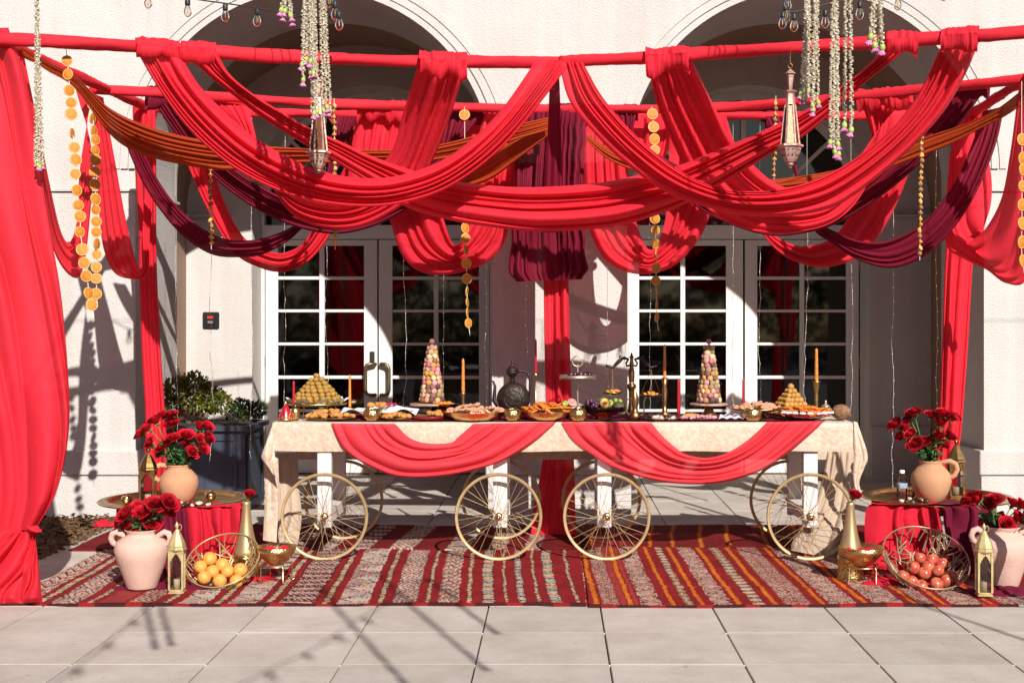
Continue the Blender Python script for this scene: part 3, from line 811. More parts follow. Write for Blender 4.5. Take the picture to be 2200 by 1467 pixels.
# --- side swags
swag('fabric_swag', 'left side swag of red cloth looping down beside the big curtain',
     [(50,112),(80,260),(112,420),(132,500),(150,520),(166,470),(172,360),(200,190)],
     [(40,112),(72,300),(96,440),(116,540),(150,592),(176,585),(192,480),(198,330),(162,190)],
     [7.9,8.1,8.5,8.9,9.15], M_RED, (), SG, nf=5, amp=.05, seed=91, nu=90, nv=60)
swag('fabric_swag', 'left side swag of red cloth looping down beside the narrow rear drape',
     [(222,210),(246,340),(270,470),(292,560),(310,590),(306,500),(312,400),(326,250)],
     [(196,200),(206,340),(214,470),(224,540),(250,590),(300,600),(318,588),(322,500),(326,400),(292,245)],
     [9.2,9.4,9.6,9.8,9.95], M_RED, (), SG, nf=5, amp=.05, seed=94, nu=90, nv=60)
swag('fabric_swag', 'sheer right side swag of red cloth looping down at the right edge',
     [(2100,250),(2130,380),(2120,470),(2070,520),(2110,500),(2150,430),(2170,330),(2190,180)],
     [(2040,330),(2030,470),(2034,530),(2070,556),(2120,580),(2160,608),(2205,600),(2225,480),(2230,180)],
     [10.0,9.7,9.4,9.0,8.7], M_RED, (), SG, nf=6, amp=.06, seed=97, nu=100, nv=70)
# --- drapes on the posts
DG = 'straight drapes on the canopy posts'
swag('post_drape', 'huge red curtain at the left edge knotted low and pooling on the rug',
     [(-150,62),(-165,300),(-175,600),(-170,900),(-165,1060),(-160,1110),(-155,1145)],
     [(18,60),(60,190),(100,450),(132,640),(149,850),(144,960),(120,1060),(84,1124),(76,1137)],
     [7.7,7.62,7.58,7.55,7.55], M_RED, (), DG, cat='drape', nf=9, amp=.11, seed=101, nu=140, nv=150, wig=.9, soft=.8, crowd=(0,2.2))
swag('drape_tail', 'red tail of the left curtain spilling onto the rug below its knot',
     [(-155,1142),(-160,1200),(-165,1300)], [(78,1134),(77,1160),(84,1215),(88,1262),(92,1293)],
     [7.55,7.52,7.5,7.46,7.44], M_RED, (), DG, cat='drape', nf=11, amp=.09, seed=104, nu=70, nv=150, wig=1.2, soft=.8, crowd=(2.2,0))
k_ = thing('drape_knot', P(74,1136,7.46), 'small twisted knot gathering the foot of the left curtain', 'knot')
mb = MB(); mb.ball((0,0,0), .024, 12, 8, (1.25,1,.85), .12, random); mb.build('knot_wrap', M_RED, k_)
mb = MB(); mb.tube([(-.035,-.005,.012),(-.01,-.03,.006),(.02,-.024,-.008),(.034,.004,-.010)], .010, 8); mb.build('knot_loop', M_RED, k_)
swag('post_drape', 'narrow red drape on the rear left post beside the planter',
     [(286,232),(288,330),(297,480),(299,600),(304,760),(312,900),(308,1000),(288,1085),(232,1130)], [(334,234),(336,350),(336,480),(338,600),(346,760),(356,900),(360,1000),(352,1090),(340,1136)],
     [9.93,9.9,9.88,9.86,9.82], M_RED, [(290,232,334,236,.06,.05)], DG, cat='drape', nf=5, amp=.06, seed=111, nu=110, nv=60)
swag('post_drape', 'red drape on the middle post before the stucco pillar, behind the cart',
     [(1164,250),(1166,420),(1168,610),(1170,760),(1172,900),(1162,1010),(1146,1090),(1140,1150)], [(1222,250),(1222,420),(1222,610),(1225,760),(1230,900),(1234,1010),(1236,1090),(1240,1152)],
     [9.98,9.98,9.95,9.9,9.82], M_RED, (), DG, cat='drape', nf=5, amp=.07, seed=114, nu=110, nv=60)
swag('post_drape', 'narrow red drape on the rear right post before the shaded porch',
     [(2050,250),(2040,400),(2030,570),(2024,740),(2018,900),(2012,1000),(2000,1100)], [(2132,246),(2110,400),(2090,570),(2080,740),(2068,900),(2058,1000),(2056,1105)],
     [10.25,10.22,10.2,10.2], M_RED, [(2046,250,2120,243,.06,.05)], DG, cat='drape', nf=5, amp=.07, seed=117, nu=110, nv=60)
# ------------------------------------------------------------------ rugs
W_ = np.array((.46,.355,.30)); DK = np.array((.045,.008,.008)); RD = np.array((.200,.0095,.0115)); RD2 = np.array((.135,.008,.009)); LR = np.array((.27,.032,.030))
GN = np.array((.06,.19,.13)); YE = np.array((.45,.24,.03)); OR = np.array((.50,.13,.01)); PK = np.array((.45,.11,.09)); BR = np.array((.26,.09,.02))
def tri(a): return np.abs((a % 1)*2-1)
def pattern(kind, s, w, t, base):
    c = np.zeros(s.shape+(3,)); c[:] = base
    q = s/w
    def put(mask, col): c[mask] = col
    if kind == 'thin':
        k = np.floor(t/.026).astype(int) % 6
        for i, col in enumerate((W_, GN, W_, YE, W_, OR)): put(k == i, col)
        put((q < .16) | (q > .84), DK); put((t/.026) % 1 < .14, DK)
    elif kind == 'orange':
        put((q > .2) & (q < .8), OR); put(((q > .2) & (q < .8)) & ((t*70+q*2) % 1 < .25), OR*.75)
    elif kind == 'pink':
        put((q > .35) & (q < .65) & (np.sin(t*40)+np.sin(t*23) > -.6), PK)
    elif kind == 'plain': c[:] = LR
    elif kind == 'brick':
        c[:] = W_
        put((q < .07) | (q > .93), DK)
        row = np.floor(t/.034); cs = s/.036 + .5*(row % 2)
        a, b = cs % 1, (t/.034) % 1
        put((b > .30) & (b < .92) & (a > .12) & (a < .88), DK); put((b > .40) & (b < .82) & (a > .2) & (a < .8), RD)
        put((b > .0) & (b < .12), DK)
        put((b > .5) & (b < .78) & (a > .3) & (a < .7) & ((np.floor(cs)+row) % 7 == 0), YE)
    elif kind == 'hatch':
        c[:] = W_
        d = tri(t/.30)
        inside = q < d
        put(inside & ((t/.036) % 1 < .42), RD2)
        put(~inside & ((q*7) % 1 < .22) & ((t/.15) % 1 < .55), DK)
        put(np.abs(q-d) < .05, DK)
        e = np.abs(((t/.15) % 1)-.5)*1.6 + np.abs(q-.68)*3
        put(e < .52, W_); put(e < .36, YE); put((e < .36) & (np.floor(t/.15) % 3 == 0), GN); put((e < .36) & (np.floor(t/.15) % 3 == 1), PK)
    elif kind == 'diamond':
        c[:] = W_
        a = np.abs(((t/.27) % 1)-.5)*2 + np.abs(q-.5)*2
        put((a % .5) < .15, RD2)
        dots = ((s/.024) % 1 < .5) & ((t/.022) % 1 < .5)
        k = np.floor(t/.022).astype(int) % 3
        ins = (a < .9) & dots
        for i, col in enumerate((GN, RD, OR)): put(ins & (k == i), col)
        put((a > 1.08) & ((t/.02+q*3) % 1 < .35), DK)
    elif kind == 'zig':
        c[:] = W_
        z = (t/.13 + tri(q*1.5)*.9) % 1
        put(z < .26, RD2); put((z > .36) & (z < .46), RD)
        ins = (z > .5) & (z < .85) & ((s/.03) % 1 < .45); k = np.floor(t/.065).astype(int) % 3
        for i, col in enumerate((RD, YE, GN)): put(ins & (k == i), col)
    elif kind == 'cross':
        c[:] = W_
        L = w*1.0; a, b = np.abs(q-.5)*2, np.abs(((t/L) % 1)-.5)*2
        k = np.floor(t/L).astype(int) % 4
        put(np.abs(a+b-1.35) < .16, DK); put((b > .85), DK); put((b > .93), W_)
        m_ = (np.abs(a-b) < .26) & (a < .72)
        for i, col in enumerate((GN, PK, YE, GN)): put(m_ & (k == i), col)
        put((q < .06) | (q > .94), DK)
    elif kind == 'ladder':
        c[:] = W_; put((t/.03) % 1 < .4, DK); put((np.abs(q-.5) < .12), W_); put((q < .1) | (q > .9), DK)
        put((tri(t/.12) > .8) & (np.abs(q-.5) < .3), DK)
    elif kind == 'lozenge':
        c[:] = BR
        a = tri(t/.10); ins = np.abs(q-.5)*2 < a
        put(ins, W_); put(ins & ((t/.02) % 1 < .3), BR*.7); put((np.abs(q-.5)*2 > a) & (np.abs(q-.5)*2 < a+.14), DK); put((q < .07) | (q > .93), DK)
    elif kind == 'kilim':
        c[:] = W_
        a = (t/.15) % 1; x = np.abs(q-.5)*2
        b = np.abs(a-.5)*2
        put(((x+b)*3 % 1) < .38, RD); put((np.abs(x-b) < .1), BR); put((x+b < .22), YE)
        put(((x-b)*4 % 1 < .22) & (x > b), DK); put((q < .05) | (q > .95), DK); put((q < .03) | (q > .97), W_)
    elif kind == 'knot':
        c[:] = W_
        a = (t/.075) % 1
        put((np.abs(tri(q*2+a)-.5) < .19), RD2); put((np.abs(tri(q*2-a)-.5) < .17), RD); put(((np.abs(a-.5)+np.abs(q-.5)) < .2), BR); put((q < .05) | (q > .95), BR)
    return c
M_RUG = attr_mat('woven_wool')
def rug(label, x0, x1, y0, y1, stripes, base, z, trim=True, dx=.0065, dy=.009, Dref=7.41, seed=1, skew=0.0, ragged=.0):
    r = np.random.default_rng(seed)
    nx, ny = int((x1-x0)/dx), int((y1-y0)/dy)
    xs, ys = np.linspace(x0, x1, nx), np.linspace(y0, y1, ny)
    X, Y = np.meshgrid(xs, ys, indexing='ij')
    wob = sum(r.normal()*np.sin(Y*f*2.2+r.uniform(0,6)+X*.8)/f for f in (1,2,3,5))*.006
    wob = wob + np.interp(Y+X*.13, np.linspace(0, 20, 900), r.normal(size=900))*.0035
    S = X + wob - skew*(Y-y0)
    col = np.zeros((nx, ny, 3)); col[:] = base
    n_ = r.normal(size=(nx, 1))*.04 + r.normal(size=(1, ny))*.05 + r.normal(size=(nx, ny))*.05
    for a, b, kind in stripes:
        a, b = (a-VX)*Dref/F, (b-VX)*Dref/F
        m_ = (S >= a) & (S < b)
        if m_.any():
            c_ = pattern(kind, (S-a)[m_], b-a, (Y+r.uniform(0,.3))[m_], base); col[m_] = c_
    if trim:
        col[Y < y0+.016] = DK; col[(Y < y0+.016) & (np.floor(X/.09) % 3 == 0)] = base
    col *= np.clip(1+n_, .6, 1.3)[..., None]
    bulge = .004*np.sin(X*3.1+Y*2)+.004*np.sin(X*7.3-Y*5) + .0025*r.normal(size=(nx, ny))*.5
    Z = z + .017 + bulge*.8
    Z[:, 0] = z; Z[:, -1] = z; Z[0] = z; Z[-1] = z
    X2 = X.copy()
    Y2 = Y + (.012*np.sin(X*2.3)+.006*np.sin(X*9))*((Y-y0)/(y1-y0)*2-1)
    if ragged:
        e = r.normal(size=ny)*ragged; X2[0] += e; X2[-1] += r.normal(size=ny)*ragged
    mb = MB(); mb.grid(list(map(tuple, np.stack([X2, Y2, Z], -1).reshape(-1, 3))), nx, ny, True, True)
    me = mb.mesh('rug')
    at = me.color_attributes.new('weave', 'FLOAT_COLOR', 'POINT')
    at.data.foreach_set('color', np.concatenate([col, np.ones((nx, ny, 1))], -1).reshape(-1).astype('f'))
    return tag(mesh_obj('rug', me, M_RUG), label, 'rug', 'woven rugs under the cart')
ST_A = [(-10,60,'zig'),(70,92,'thin'),(107,165,'diamond'),(185,200,'thin'),(215,268,'plain'),(277,330,'knot'),(350,364,'thin'),(385,440,'hatch'),(456,474,'thin'),(487,548,'hatch'),
        (562,580,'thin'),(590,670,'brick'),(683,700,'thin'),(717,782,'hatch'),(800,815,'thin'),(835,886,'diamond'),(905,916,'thin'),(934,978,'zig'),(995,1007,'thin'),
        (1030,1056,'cross'),(1078,1086,'thin'),(1107,1126,'ladder'),(1149,1158,'thin'),(1177,1203,'cross'),(1233,1243,'thin')]
ST_B = [(1254,1268,'pink'),(1272,1290,'orange'),(1294,1330,'knot'),(1332,1346,'plain'),(1346,1362,'orange'),(1363,1372,'plain'),(1378,1421,'kilim'),(1439,1453,'orange'),(1470,1492,'lozenge'),(1501,1516,'orange'),
        (1532,1572,'kilim'),(1579,1596,'orange'),(1614,1645,'lozenge'),(1656,1673,'orange'),(1686,1745,'knot'),(1761,1776,'orange'),(1784,1840,'kilim'),(1850,1868,'orange'),
        (1876,1940,'kilim'),(1956,1972,'orange'),(1975,2010,'knot'),(2022,2036,'orange'),(2048,2115,'kilim'),(2125,2138,'orange'),(2152,2215,'knot'),(2225,2240,'orange')]
rug('dark red rug with white patterned stripes and thin multicoloured bands, front left', -3.16, .185, 7.405, 9.19, ST_A, RD, 0.0, seed=3, skew=-.028, ragged=.006)
rug('red rug with orange lines and beige patterned stripes, front right', .192, 3.05, 7.375, 9.27, ST_B, RD, 0.0, seed=5, skew=-.02, ragged=.004)
ST_C = [(460,520,'brick'),(560,600,'hatch'),(640,700,'brick'),(750,815,'diamond'),(900,960,'hatch'),(1010,1060,'zig'),(1110,1150,'kilim')]
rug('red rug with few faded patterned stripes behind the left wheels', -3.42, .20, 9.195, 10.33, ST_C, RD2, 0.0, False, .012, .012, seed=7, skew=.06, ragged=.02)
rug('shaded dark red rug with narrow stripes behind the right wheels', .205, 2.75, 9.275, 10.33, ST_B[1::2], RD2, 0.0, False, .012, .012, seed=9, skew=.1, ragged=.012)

# ------------------------------------------------------------------ the cart
TOPZ, FD, BD = .935, 8.87, 9.62
cart = thing('dessert_cart', (.04, 9.2, 0), 'long white wooden dessert cart on eight gold spoked wheels', 'cart')
b = MB(); b.box((-1.90, 8.93, .885), (2.0, 9.58, .925), .004); b.build('tabletop', M_WOODW, cart, True)
for y0, y1 in ((8.945, 8.985), (9.53, 9.57)):
    b = MB(); b.box((-1.86, y0, .742), (1.96, y1, .884), .004); b.build('apron', M_WOODW, cart, True)
LEGX = (-1.566, -.367, .344, 1.751)
for lx in LEGX:
    b = MB(); b.box((lx-.048, 8.885, .215), (lx+.048, 8.943, .884), .004); b.build('leg', M_WOODW, cart, True)
    b = MB(); b.box((lx-.048, 9.475, .215), (lx+.048, 9.528, .884), .004); b.build('leg', M_WOODW, cart, True)
    b = MB(); b.box((lx-.045, 8.945, .245), (lx+.045, 9.473, .335), .004); b.build('cross_beam', M_WOODW, cart, True)
    b = MB(); b.tube([(lx, 8.75, .30), (lx, 9.66, .30)], .009, 8); b.build('axle', M_GOLDP, cart, True)
WR = .298
def wheel_mesh():
    rim = MB(); n = 64; prof = [(-.010,.011),(0,.015),(.010,.011),(.010,-.004),(0,-.008),(-.010,-.004)]; pts = []
    for i in range(n+1):
        t = 2*math.pi*i/n
        for (y, r) in prof+[prof[0]]: pts.append(((WR-.017+r)*math.cos(t), y, (WR-.017+r)*math.sin(t)))
    rim.grid(pts, n+1, 7, True)
    sp = MB()
    for i in range(32):
        s_ = 1 if i % 2 else -1; t = 2*math.pi*i/32; h = t + (.95 if (i//2) % 2 else -.95)
        sp.tube([(.03*math.cos(h), s_*.026, .03*math.sin(h)), ((WR-.025)*math.cos(t), 0, (WR-.025)*math.sin(t))], .0017, 4, False)
    hub = MB()
    hub.lathe([(.0,-.047),(.010,-.046),(.014,-.040),(.012,-.034),(.026,-.033),(.034,-.029),(.034,-.025),(.016,-.022),(.014,.022),(.034,.025),(.034,.029),(.012,.034),(0,.046)], (0,0,0), 18, axis='y')
    return rim.mesh('rim'), sp.mesh('spokes'), hub.mesh('hub')
rim_me, sp_me, hub_me = wheel_mesh()
for me_, m_ in ((rim_me, M_GOLDP), (sp_me, M_GOLDP), (hub_me, M_GOLD)): me_.materials.append(m_)
def add_wheel(x, y, turn, lean=0.0):
    e = bpy.data.objects.new('wheel', None); C.objects.link(e); e.parent = cart
    e.location = (x-.04, y-9.2, WR+.008); e.rotation_euler = (lean, turn, 0)
    for nme, me_ in (('rim', rim_me), ('spokes', sp_me), ('hub', hub_me)): mesh_obj(nme, me_, None, e).scale = (.72, .9, .72) if nme == 'hub' else (1, 1, 1)
for i, (px, pxr) in enumerate(((697,738),(1071,1077),(1303.5,1292),(1741,1696))):
    add_wheel((px-VX)*8.78/F, 8.78, i*.7); add_wheel((pxr-VX)*9.64/F, 9.64, i*.4+.2)
# table linen
tc_ = thing('tablecloth', (.04, 9.2, TOPZ), 'crushed champagne velvet cloth with a short front hem and long ends', 'tablecloth')
mb = MB(); r_ = np.random.default_rng(4); nx, nv = 150, 20
prof = [(9.66,.60),(9.655,.80),(9.62,TOPZ-.004),(9.60,TOPZ),(9.3,TOPZ),(9.0,TOPZ),(FD+.02,TOPZ),(FD+.004,TOPZ-.005),(FD,TOPZ-.02),(FD-.004,.88),(FD-.006,.84),(FD-.009,.80),(FD-.010,.765),(FD-.010,.738)]
x_ = np.linspace(-1.915, 2.035, nx); w1 = np.interp(np.arange(nx), np.linspace(0, nx, 24), r_.normal(size=24))
pts = []
for i in range(nx):
    for k, (y, z) in enumerate(prof):
        dn = max(0, (k-8)/5)
        pts.append((x_[i], y + dn*(.006*w1[i]), z + dn*.003*math.sin(x_[i]*9)))
mb.grid(pts, nx, len(prof), True)
mb.build('cloth_body', M_VELVET, tc_, True)
def linen(name, ea, eb, D, m, **k): 
    o = cloth_mesh(name, ea, eb, D, **k).build(name, m, tc_, True)
linen('left_flap', [(586,910),(574,945),(562,979),(566,992)], [(592,911),(592,945),(590,972),(600,1036)], [8.88,8.86,8.82,8.84], M_VELVET, nf=2, amp=.03, seed=201, nu=40, nv=30)
linen('left_fall', [(566,978),(569,1060),(565,1160)], [(598,975),(599,1060),(594,1165)], [8.95,8.93,8.9], M_VELVET, nf=2, amp=.03, seed=203, nu=50, nv=24)
linen('left_lining', [(594,972),(598,1060),(594,1167)], [(640,972),(642,1040),(648,1110),(640,1168)], [9.35,9.25,9.05], M_LINING, nf=3, amp=.05, seed=205, nu=60, nv=40, tilt=.1)
linen('right_flap', [(1834,905),(1834,967),(1834,1030),(1840,1062)], [(1842,907),(1864,976),(1857,1005),(1846,1037),(1856,1070)], [8.88,8.86,8.85,8.84], M_VELVET, nf=3, amp=.04, seed=207, nu=60, nv=30)
linen('right_lining', [(1778,968),(1768,1020),(1748,1090),(1704,1160),(1700,1182)], [(1836,968),(1833,1050),(1824,1120),(1806,1190),(1802,1202)], [9.4,9.3,9.15,9.0,8.95], M_LINING, nf=6, amp=.04, seed=209, nu=80, nv=70, wig=.4)
# runner and swags on the cart
mb = MB(); nx, ny = 110, 24; pts = []
for i in range(nx):
    for k in range(ny):
        x, y = -1.55+3.35*i/(nx-1), FD+.03+.66*k/(ny-1)
        pts.append((x, y, TOPZ+.006+.010*max(0, math.sin(x*11+y*7)*math.sin(x*5-y*9))+.004*r_.random()))
mb.grid(pts, nx, ny, True, True)
tag(mb.build('table_runner', M_WINE), 'rumpled wine red runner lying under the dishes on the cart', 'table runner')
CG = 'coral swags along the front of the cart'
swag('table_swag', 'left coral swag looping over the front of the cart, behind the second wheel',
     [(849,910),(877,938),(906,950),(938,953),(970,950),(985,938),(1017,910)],
     [(711,909),(731,954),(756,980),(795,1002),(842,1021),(890,1026),(954,1022),(1017,1010),(1081,989),(1145,950),(1196,906)],
     [8.855,8.83,8.815,8.83,8.855], M_CORAL, (), CG, nf=6, amp=.05, seed=221, nu=110, nv=90, wig=.7, along=1.4)
swag('table_swag', 'right coral swag looping over the front of the cart, longer and sheerer',
     [(1400,908),(1422,935),(1450,960),(1473,975),(1514,983),(1555,975),(1594,954),(1625,929),(1648,906)],
     [(1206,906),(1228,941),(1263,970),(1307,999),(1355,1018),(1419,1034),(1482,1040),(1546,1037),(1610,1021),(1657,999),(1705,964),(1753,922),(1771,904)],
     [8.855,8.83,8.815,8.83,8.855], M_SHEERC, (), CG, nf=7, amp=.05, seed=224, nu=120, nv=90, wig=.7, along=1.4)
# ------------------------------------------------------------------ planter and shrubs
pl = thing('planter', (P(435,1104,11.0).x, 11.35, 0), 'large slate blue panelled planter box beside the left drape', 'planter')
b = MB(); b.box((-.36,-.36,.0),(.36,.36,.70)); b.build('box', M_BLUEP, pl)
b = MB(); b.box((-.40,-.40,.70),(.40,.40,.745),.006); b.build('rim', M_BLUEP, pl)
b = MB(); b.box((-.33,-.33,.746),(.33,.33,.752)); b.build('earth', M_SOIL, pl)
for s_ in ((-1,0),(1,0),(0,-1)):
    b = MB()
    if s_[1]:
        for a, c_ in (((-.30,.62),(.30,.66)),((-.30,.06),(.30,.10)),((-.30,.101),(-.26,.619)),((.26,.101),(.30,.619))): b.box((a[0],-.376,a[1]),(c_[0],-.361,c_[1]),.003)
    else:
        for a, c_ in (((-.30,.62),(.30,.66)),((-.30,.06),(.30,.10)),((-.30,.101),(-.26,.619)),((.26,.101),(.30,.619))): b.box((s_[0]*.361,a[0],a[1]),(s_[0]*.376,c_[0],c_[1]),.003)
    b.build('panel_frame', M_BLUEP, pl)
def leaf_quad(mb, p, d, L, w, up):
    d = d.normalized(); s_ = d.cross(up); s_ = s_.normalized() if s_.length > .05 else d.orthogonal().normalized(); n_ = s_.cross(d)
    mb.add([p, p+d*L*.45+s_*w+n_*w*.35, p+d*L, p+d*L*.45-s_*w+n_*w*.35, p+d*L*.5], [(0,1,4),(1,2,4),(2,3,4),(3,0,4)])
def shrub(label, base, blobs, m, n, L, w, seed, cat='shrub', trunk=True):
    t = thing('shrub', base, label, cat); r = random.Random(seed)
    f = MB(); st = MB()
    for (c_, rad) in blobs:
        c_ = Vector(c_)
        if trunk: st.tube([(c_.x*.3, c_.y*.3, 0), c_*.55+Vector((0,0,.02)), c_], [.022,.014,.006], 6)
        for i in range(int(n*rad/.15)):
            d = Vector((r.gauss(0,1), r.gauss(0,1), r.gauss(0,1))).normalized()
            p = c_ + d*rad*r.uniform(.55,1.02)
            leaf_quad(f, p, d*1.2+Vector((r.uniform(-.5,.5), r.uniform(-.5,.5), r.uniform(.1,.9))), L*r.uniform(.6,1.2), w*r.uniform(.7,1.2), Vector((r.uniform(-1,1), r.uniform(-1,1), r.uniform(-1,1))))
    f.build('foliage', m, t)
    if trunk: st.build('branches', mat('shrub_bark', (.22,.15,.09), .9, var=.3), t)
    return t
M_JADE = mat('jade_leaves', (.20,.19,.025), .6, col2=(.06,.085,.012), vscale=14, spec=.15)
M_BOXLEAF = mat('dark_small_leaves', (.030,.055,.014), .6, var=.5, vscale=14, spec=.15)
bp = pl.location
shrub('bushy yellow green jade plant in the slate blue planter', (bp.x-.12, bp.y-.12, .75), [((-.16,.02,.27),.12),((-.02,0,.30),.13),((.10,.02,.22),.11),((.20,.02,.18),.09),((-.20,.02,.14),.09),((.02,.05,.13),.09)], M_JADE, 620, .040, .012, 5)
shrub('low dark green small leaved bush at the right of the planter', (bp.x+.22, bp.y+.12, .75), [((-.05,0,.06),.09),((.08,.0,.07),.10),((.0,.0,.11),.09),((.14,.02,.10),.07)], M_BOXLEAF, 620, .026, .009, 9)
# unseen trees added to shade the sky's lower edge and show in the door glass
wd = MB(); r = random.Random(3)
def wood_h(a): return 13.5*(.74+.17*math.sin(a*5.1)*math.sin(a*11.3+1)+.09*math.sin(a*31))
def wood_leaf(a, rad, z, L, w):
    d = Vector((r.gauss(0,1), r.gauss(0,1), r.gauss(0,1)))
    leaf_quad(wd, Vector((math.sin(a)*rad, -math.cos(a)*rad, z)), d, L, w, Vector((r.gauss(0,1), r.gauss(0,1), r.gauss(0,1))))
for k in range(4200):
    a = r.uniform(-2.3, 2.3); wood_leaf(a, r.uniform(28, 33), wood_h(a)*r.uniform(.35, 1), r.uniform(.5,1.1), r.uniform(.2,.45))
for k in range(30000):                            # finer leaves low down, where the door glass mirrors them
    a = r.gauss(0, .42); z = r.uniform(0, 1)**1.25*6.2
    if math.sin(a*23+z*1.3)+math.sin(a*57-z*2.1)*.6 > .75 and z > 1.2: continue
    wood_leaf(a, r.uniform(27, 31), z, r.uniform(.16,.36), r.uniform(.06,.13))
tag(wd.build('added_trees', M_FARLEAF), kind='stuff')
# ------------------------------------------------------------------ dishes and sweets on the cart
def T(px, D=9.1): return Vector(((px-VX)*D/F, D, TOPZ+.010))
def pierced():
    m = mat('pierced_brass', (.62,.43,.17), .3, 1.0)
    n, l = nt(m); b = n['Principled BSDF']; tc = n.new('ShaderNodeTexCoord')
    v = n.new('ShaderNodeTexVoronoi'); v.inputs['Scale'].default_value = 95
    l.new(tc.outputs['Object'], v.inputs['Vector'])
    r = n.new('ShaderNodeValToRGB'); r.color_ramp.elements[0].position = .30; r.color_ramp.elements[1].position = .42
    r.color_ramp.elements[0].color = (.03,.018,.006,1); r.color_ramp.elements[1].color = (.66,.47,.19,1)
    l.new(v.outputs['Distance'], r.inputs[0]); l.new(r.outputs[0], b.inputs['Base Color'])
    bp = n.new('ShaderNodeBump'); bp.inputs['Strength'].default_value = .6; bp.inputs['Distance'].default_value = .004
    l.new(v.outputs['Distance'], bp.inputs['Height']); l.new(bp.outputs[0], b.inputs['Normal'])
    return m
M_PIERCED = pierced()
M_HAMMER = mat('hammered_brass', (.70,.46,.19), .27, 1.0, var=.12, vscale=20, bump=.5, bscale=75)
M_COPPER = mat('worn_copper_bronze', (.38,.20,.09), .36, 1.0, var=.3, vscale=16)
M_BEIGEMET = mat('champagne_metal', (.60,.50,.36), .38, .9)
M_COOKIE = mat('golden_cookie', (.56,.27,.065), .8, col2=(.40,.155,.03), vscale=28, bump=.6, bscale=110)
M_PASTRY = mat('pistachio_pastry', (.42,.175,.028), .6, col2=(.22,.17,.03), vscale=60, bump=.5, bscale=120)
M_PASTRY2 = mat('golden_pastry', (.50,.27,.06), .6, col2=(.36,.16,.03), vscale=30, bump=.4, bscale=100)
M_ROSYP = mat('rose_sugared_pastry', (.60,.40,.26), .7, col2=(.44,.12,.045), vscale=95, bump=.8, bscale=120)
M_JALEBI = mat('orange_fried_sweet', (.66,.20,.02), .45, col2=(.50,.11,.008), vscale=40, bump=.5, bscale=90, coat=.3)
M_NAPKIN = mat('white_napkin', (.72,.72,.76), .85, var=.05)
M_APRICOT = mat('dried_apricot', (.62,.24,.025), .6, var=.3, vscale=30, bump=.4, bscale=60)
M_DATE = mat('dark_date', (.055,.02,.012), .35, var=.5, vscale=30, coat=.2)
M_COCO = mat('coconut_shell', (.30,.16,.085), .9, col2=(.17,.08,.04), vscale=30, bump=1, bscale=130)
M_REDWAX = mat('red_candle_wax', (.40,.006,.02), .38, sss=.1)
M_ORWAX = mat('orange_candle_wax', (.62,.20,.035), .42, sss=.1)
M_AMBER = glass_mat('amber_glass', (.88,.40,.14), 1.0, 1.5, .02)
M_CLEAR = glass_mat('clear_glass', (.93,.93,.92), 1.0, 1.45)
M_LGLASS = glass_mat('lantern_glass', (.62,.58,.55), 1.0, 1.5, .02)
def lathe_thing(name, loc, prof, m, label, cat, group=None, n=24, part='body', **k):
    t = thing(name, loc, label, cat, group); b = MB(); b.lathe(prof, (0,0,0), n, **k); b.build(part, m, t); return t
def Sc(D): return D/F                              # metres in a photo pixel
def one(name, mb, m, loc, label, cat, group=None, rot=None):
    o = mb.build(name, m) if isinstance(mb, MB) else mesh_obj(name, mb, m)
    o.location = loc
    if rot: o.rotation_euler = rot
    return tag(o, label, cat, group)
def lump_mesh(name, r, m, sq=(1,1,.8), noise=.10, seed=1, n=10, k=7):
    b = MB(); b.ball((0,0,0), r, n, k, sq, noise, random.Random(seed)); me = b.mesh(name); me.materials.append(m); return me
def pile(name, metas, spots, label, cat, group, rnd):
    for (x, y, z) in spots:
        o = mesh_obj(name, rnd.choice(metas), None); o.location = (x, y, z)
        o.rotation_euler = (rnd.uniform(-.4,.4), rnd.uniform(-.4,.4), rnd.uniform(0,6.28)); o.scale = [rnd.uniform(.88,1.12)]*3
        tag(o, label, cat, group)

# small cone tagine and its neighbours at the left end
t = thing('cone_ornament', T(614, 8.97), 'small red and gold cone ornament at the left end of the cart', 'ornament')
b = MB(); b.lathe([(.056,0),(.057,.006),(.050,.012)], n=22); b.build('base', M_BRASS, t)
b = MB(); b.lathe([(.049,.0125),(.040,.045),(.022,.085),(.008,.102)], n=22, cap=False); b.build('cone', mat('red_enamel', (.36,.006,.015), .3, coat=.4), t)
b = MB(); b.lathe([(.009,.100),(.006,.115),(.0015,.130),(0,.131)], n=12)
for a in range(6):
    q = a*math.pi/3+.2; b.tube([(.0500*math.cos(q), .0500*math.sin(q), .014), (.036*math.cos(q+.2), .036*math.sin(q+.2), .055), (.044*math.cos(q+.35), .044*math.sin(q+.35), .032)], .004, 6)
b.build('gold_trim', M_GOLD, t)
t = lathe_thing('brass_shaker', T(635, 9.0), [(.028,0),(.031,.004),(.031,.062),(.024,.075),(.012,.08)], M_PIERCED, 'small pierced brass shaker in front of a red candle', 'shaker')
b = MB(); b.lathe([(.009,.08),(.004,.09),(.006,.096),(0,.10)], n=10); b.build('finial', M_BRASS, t)
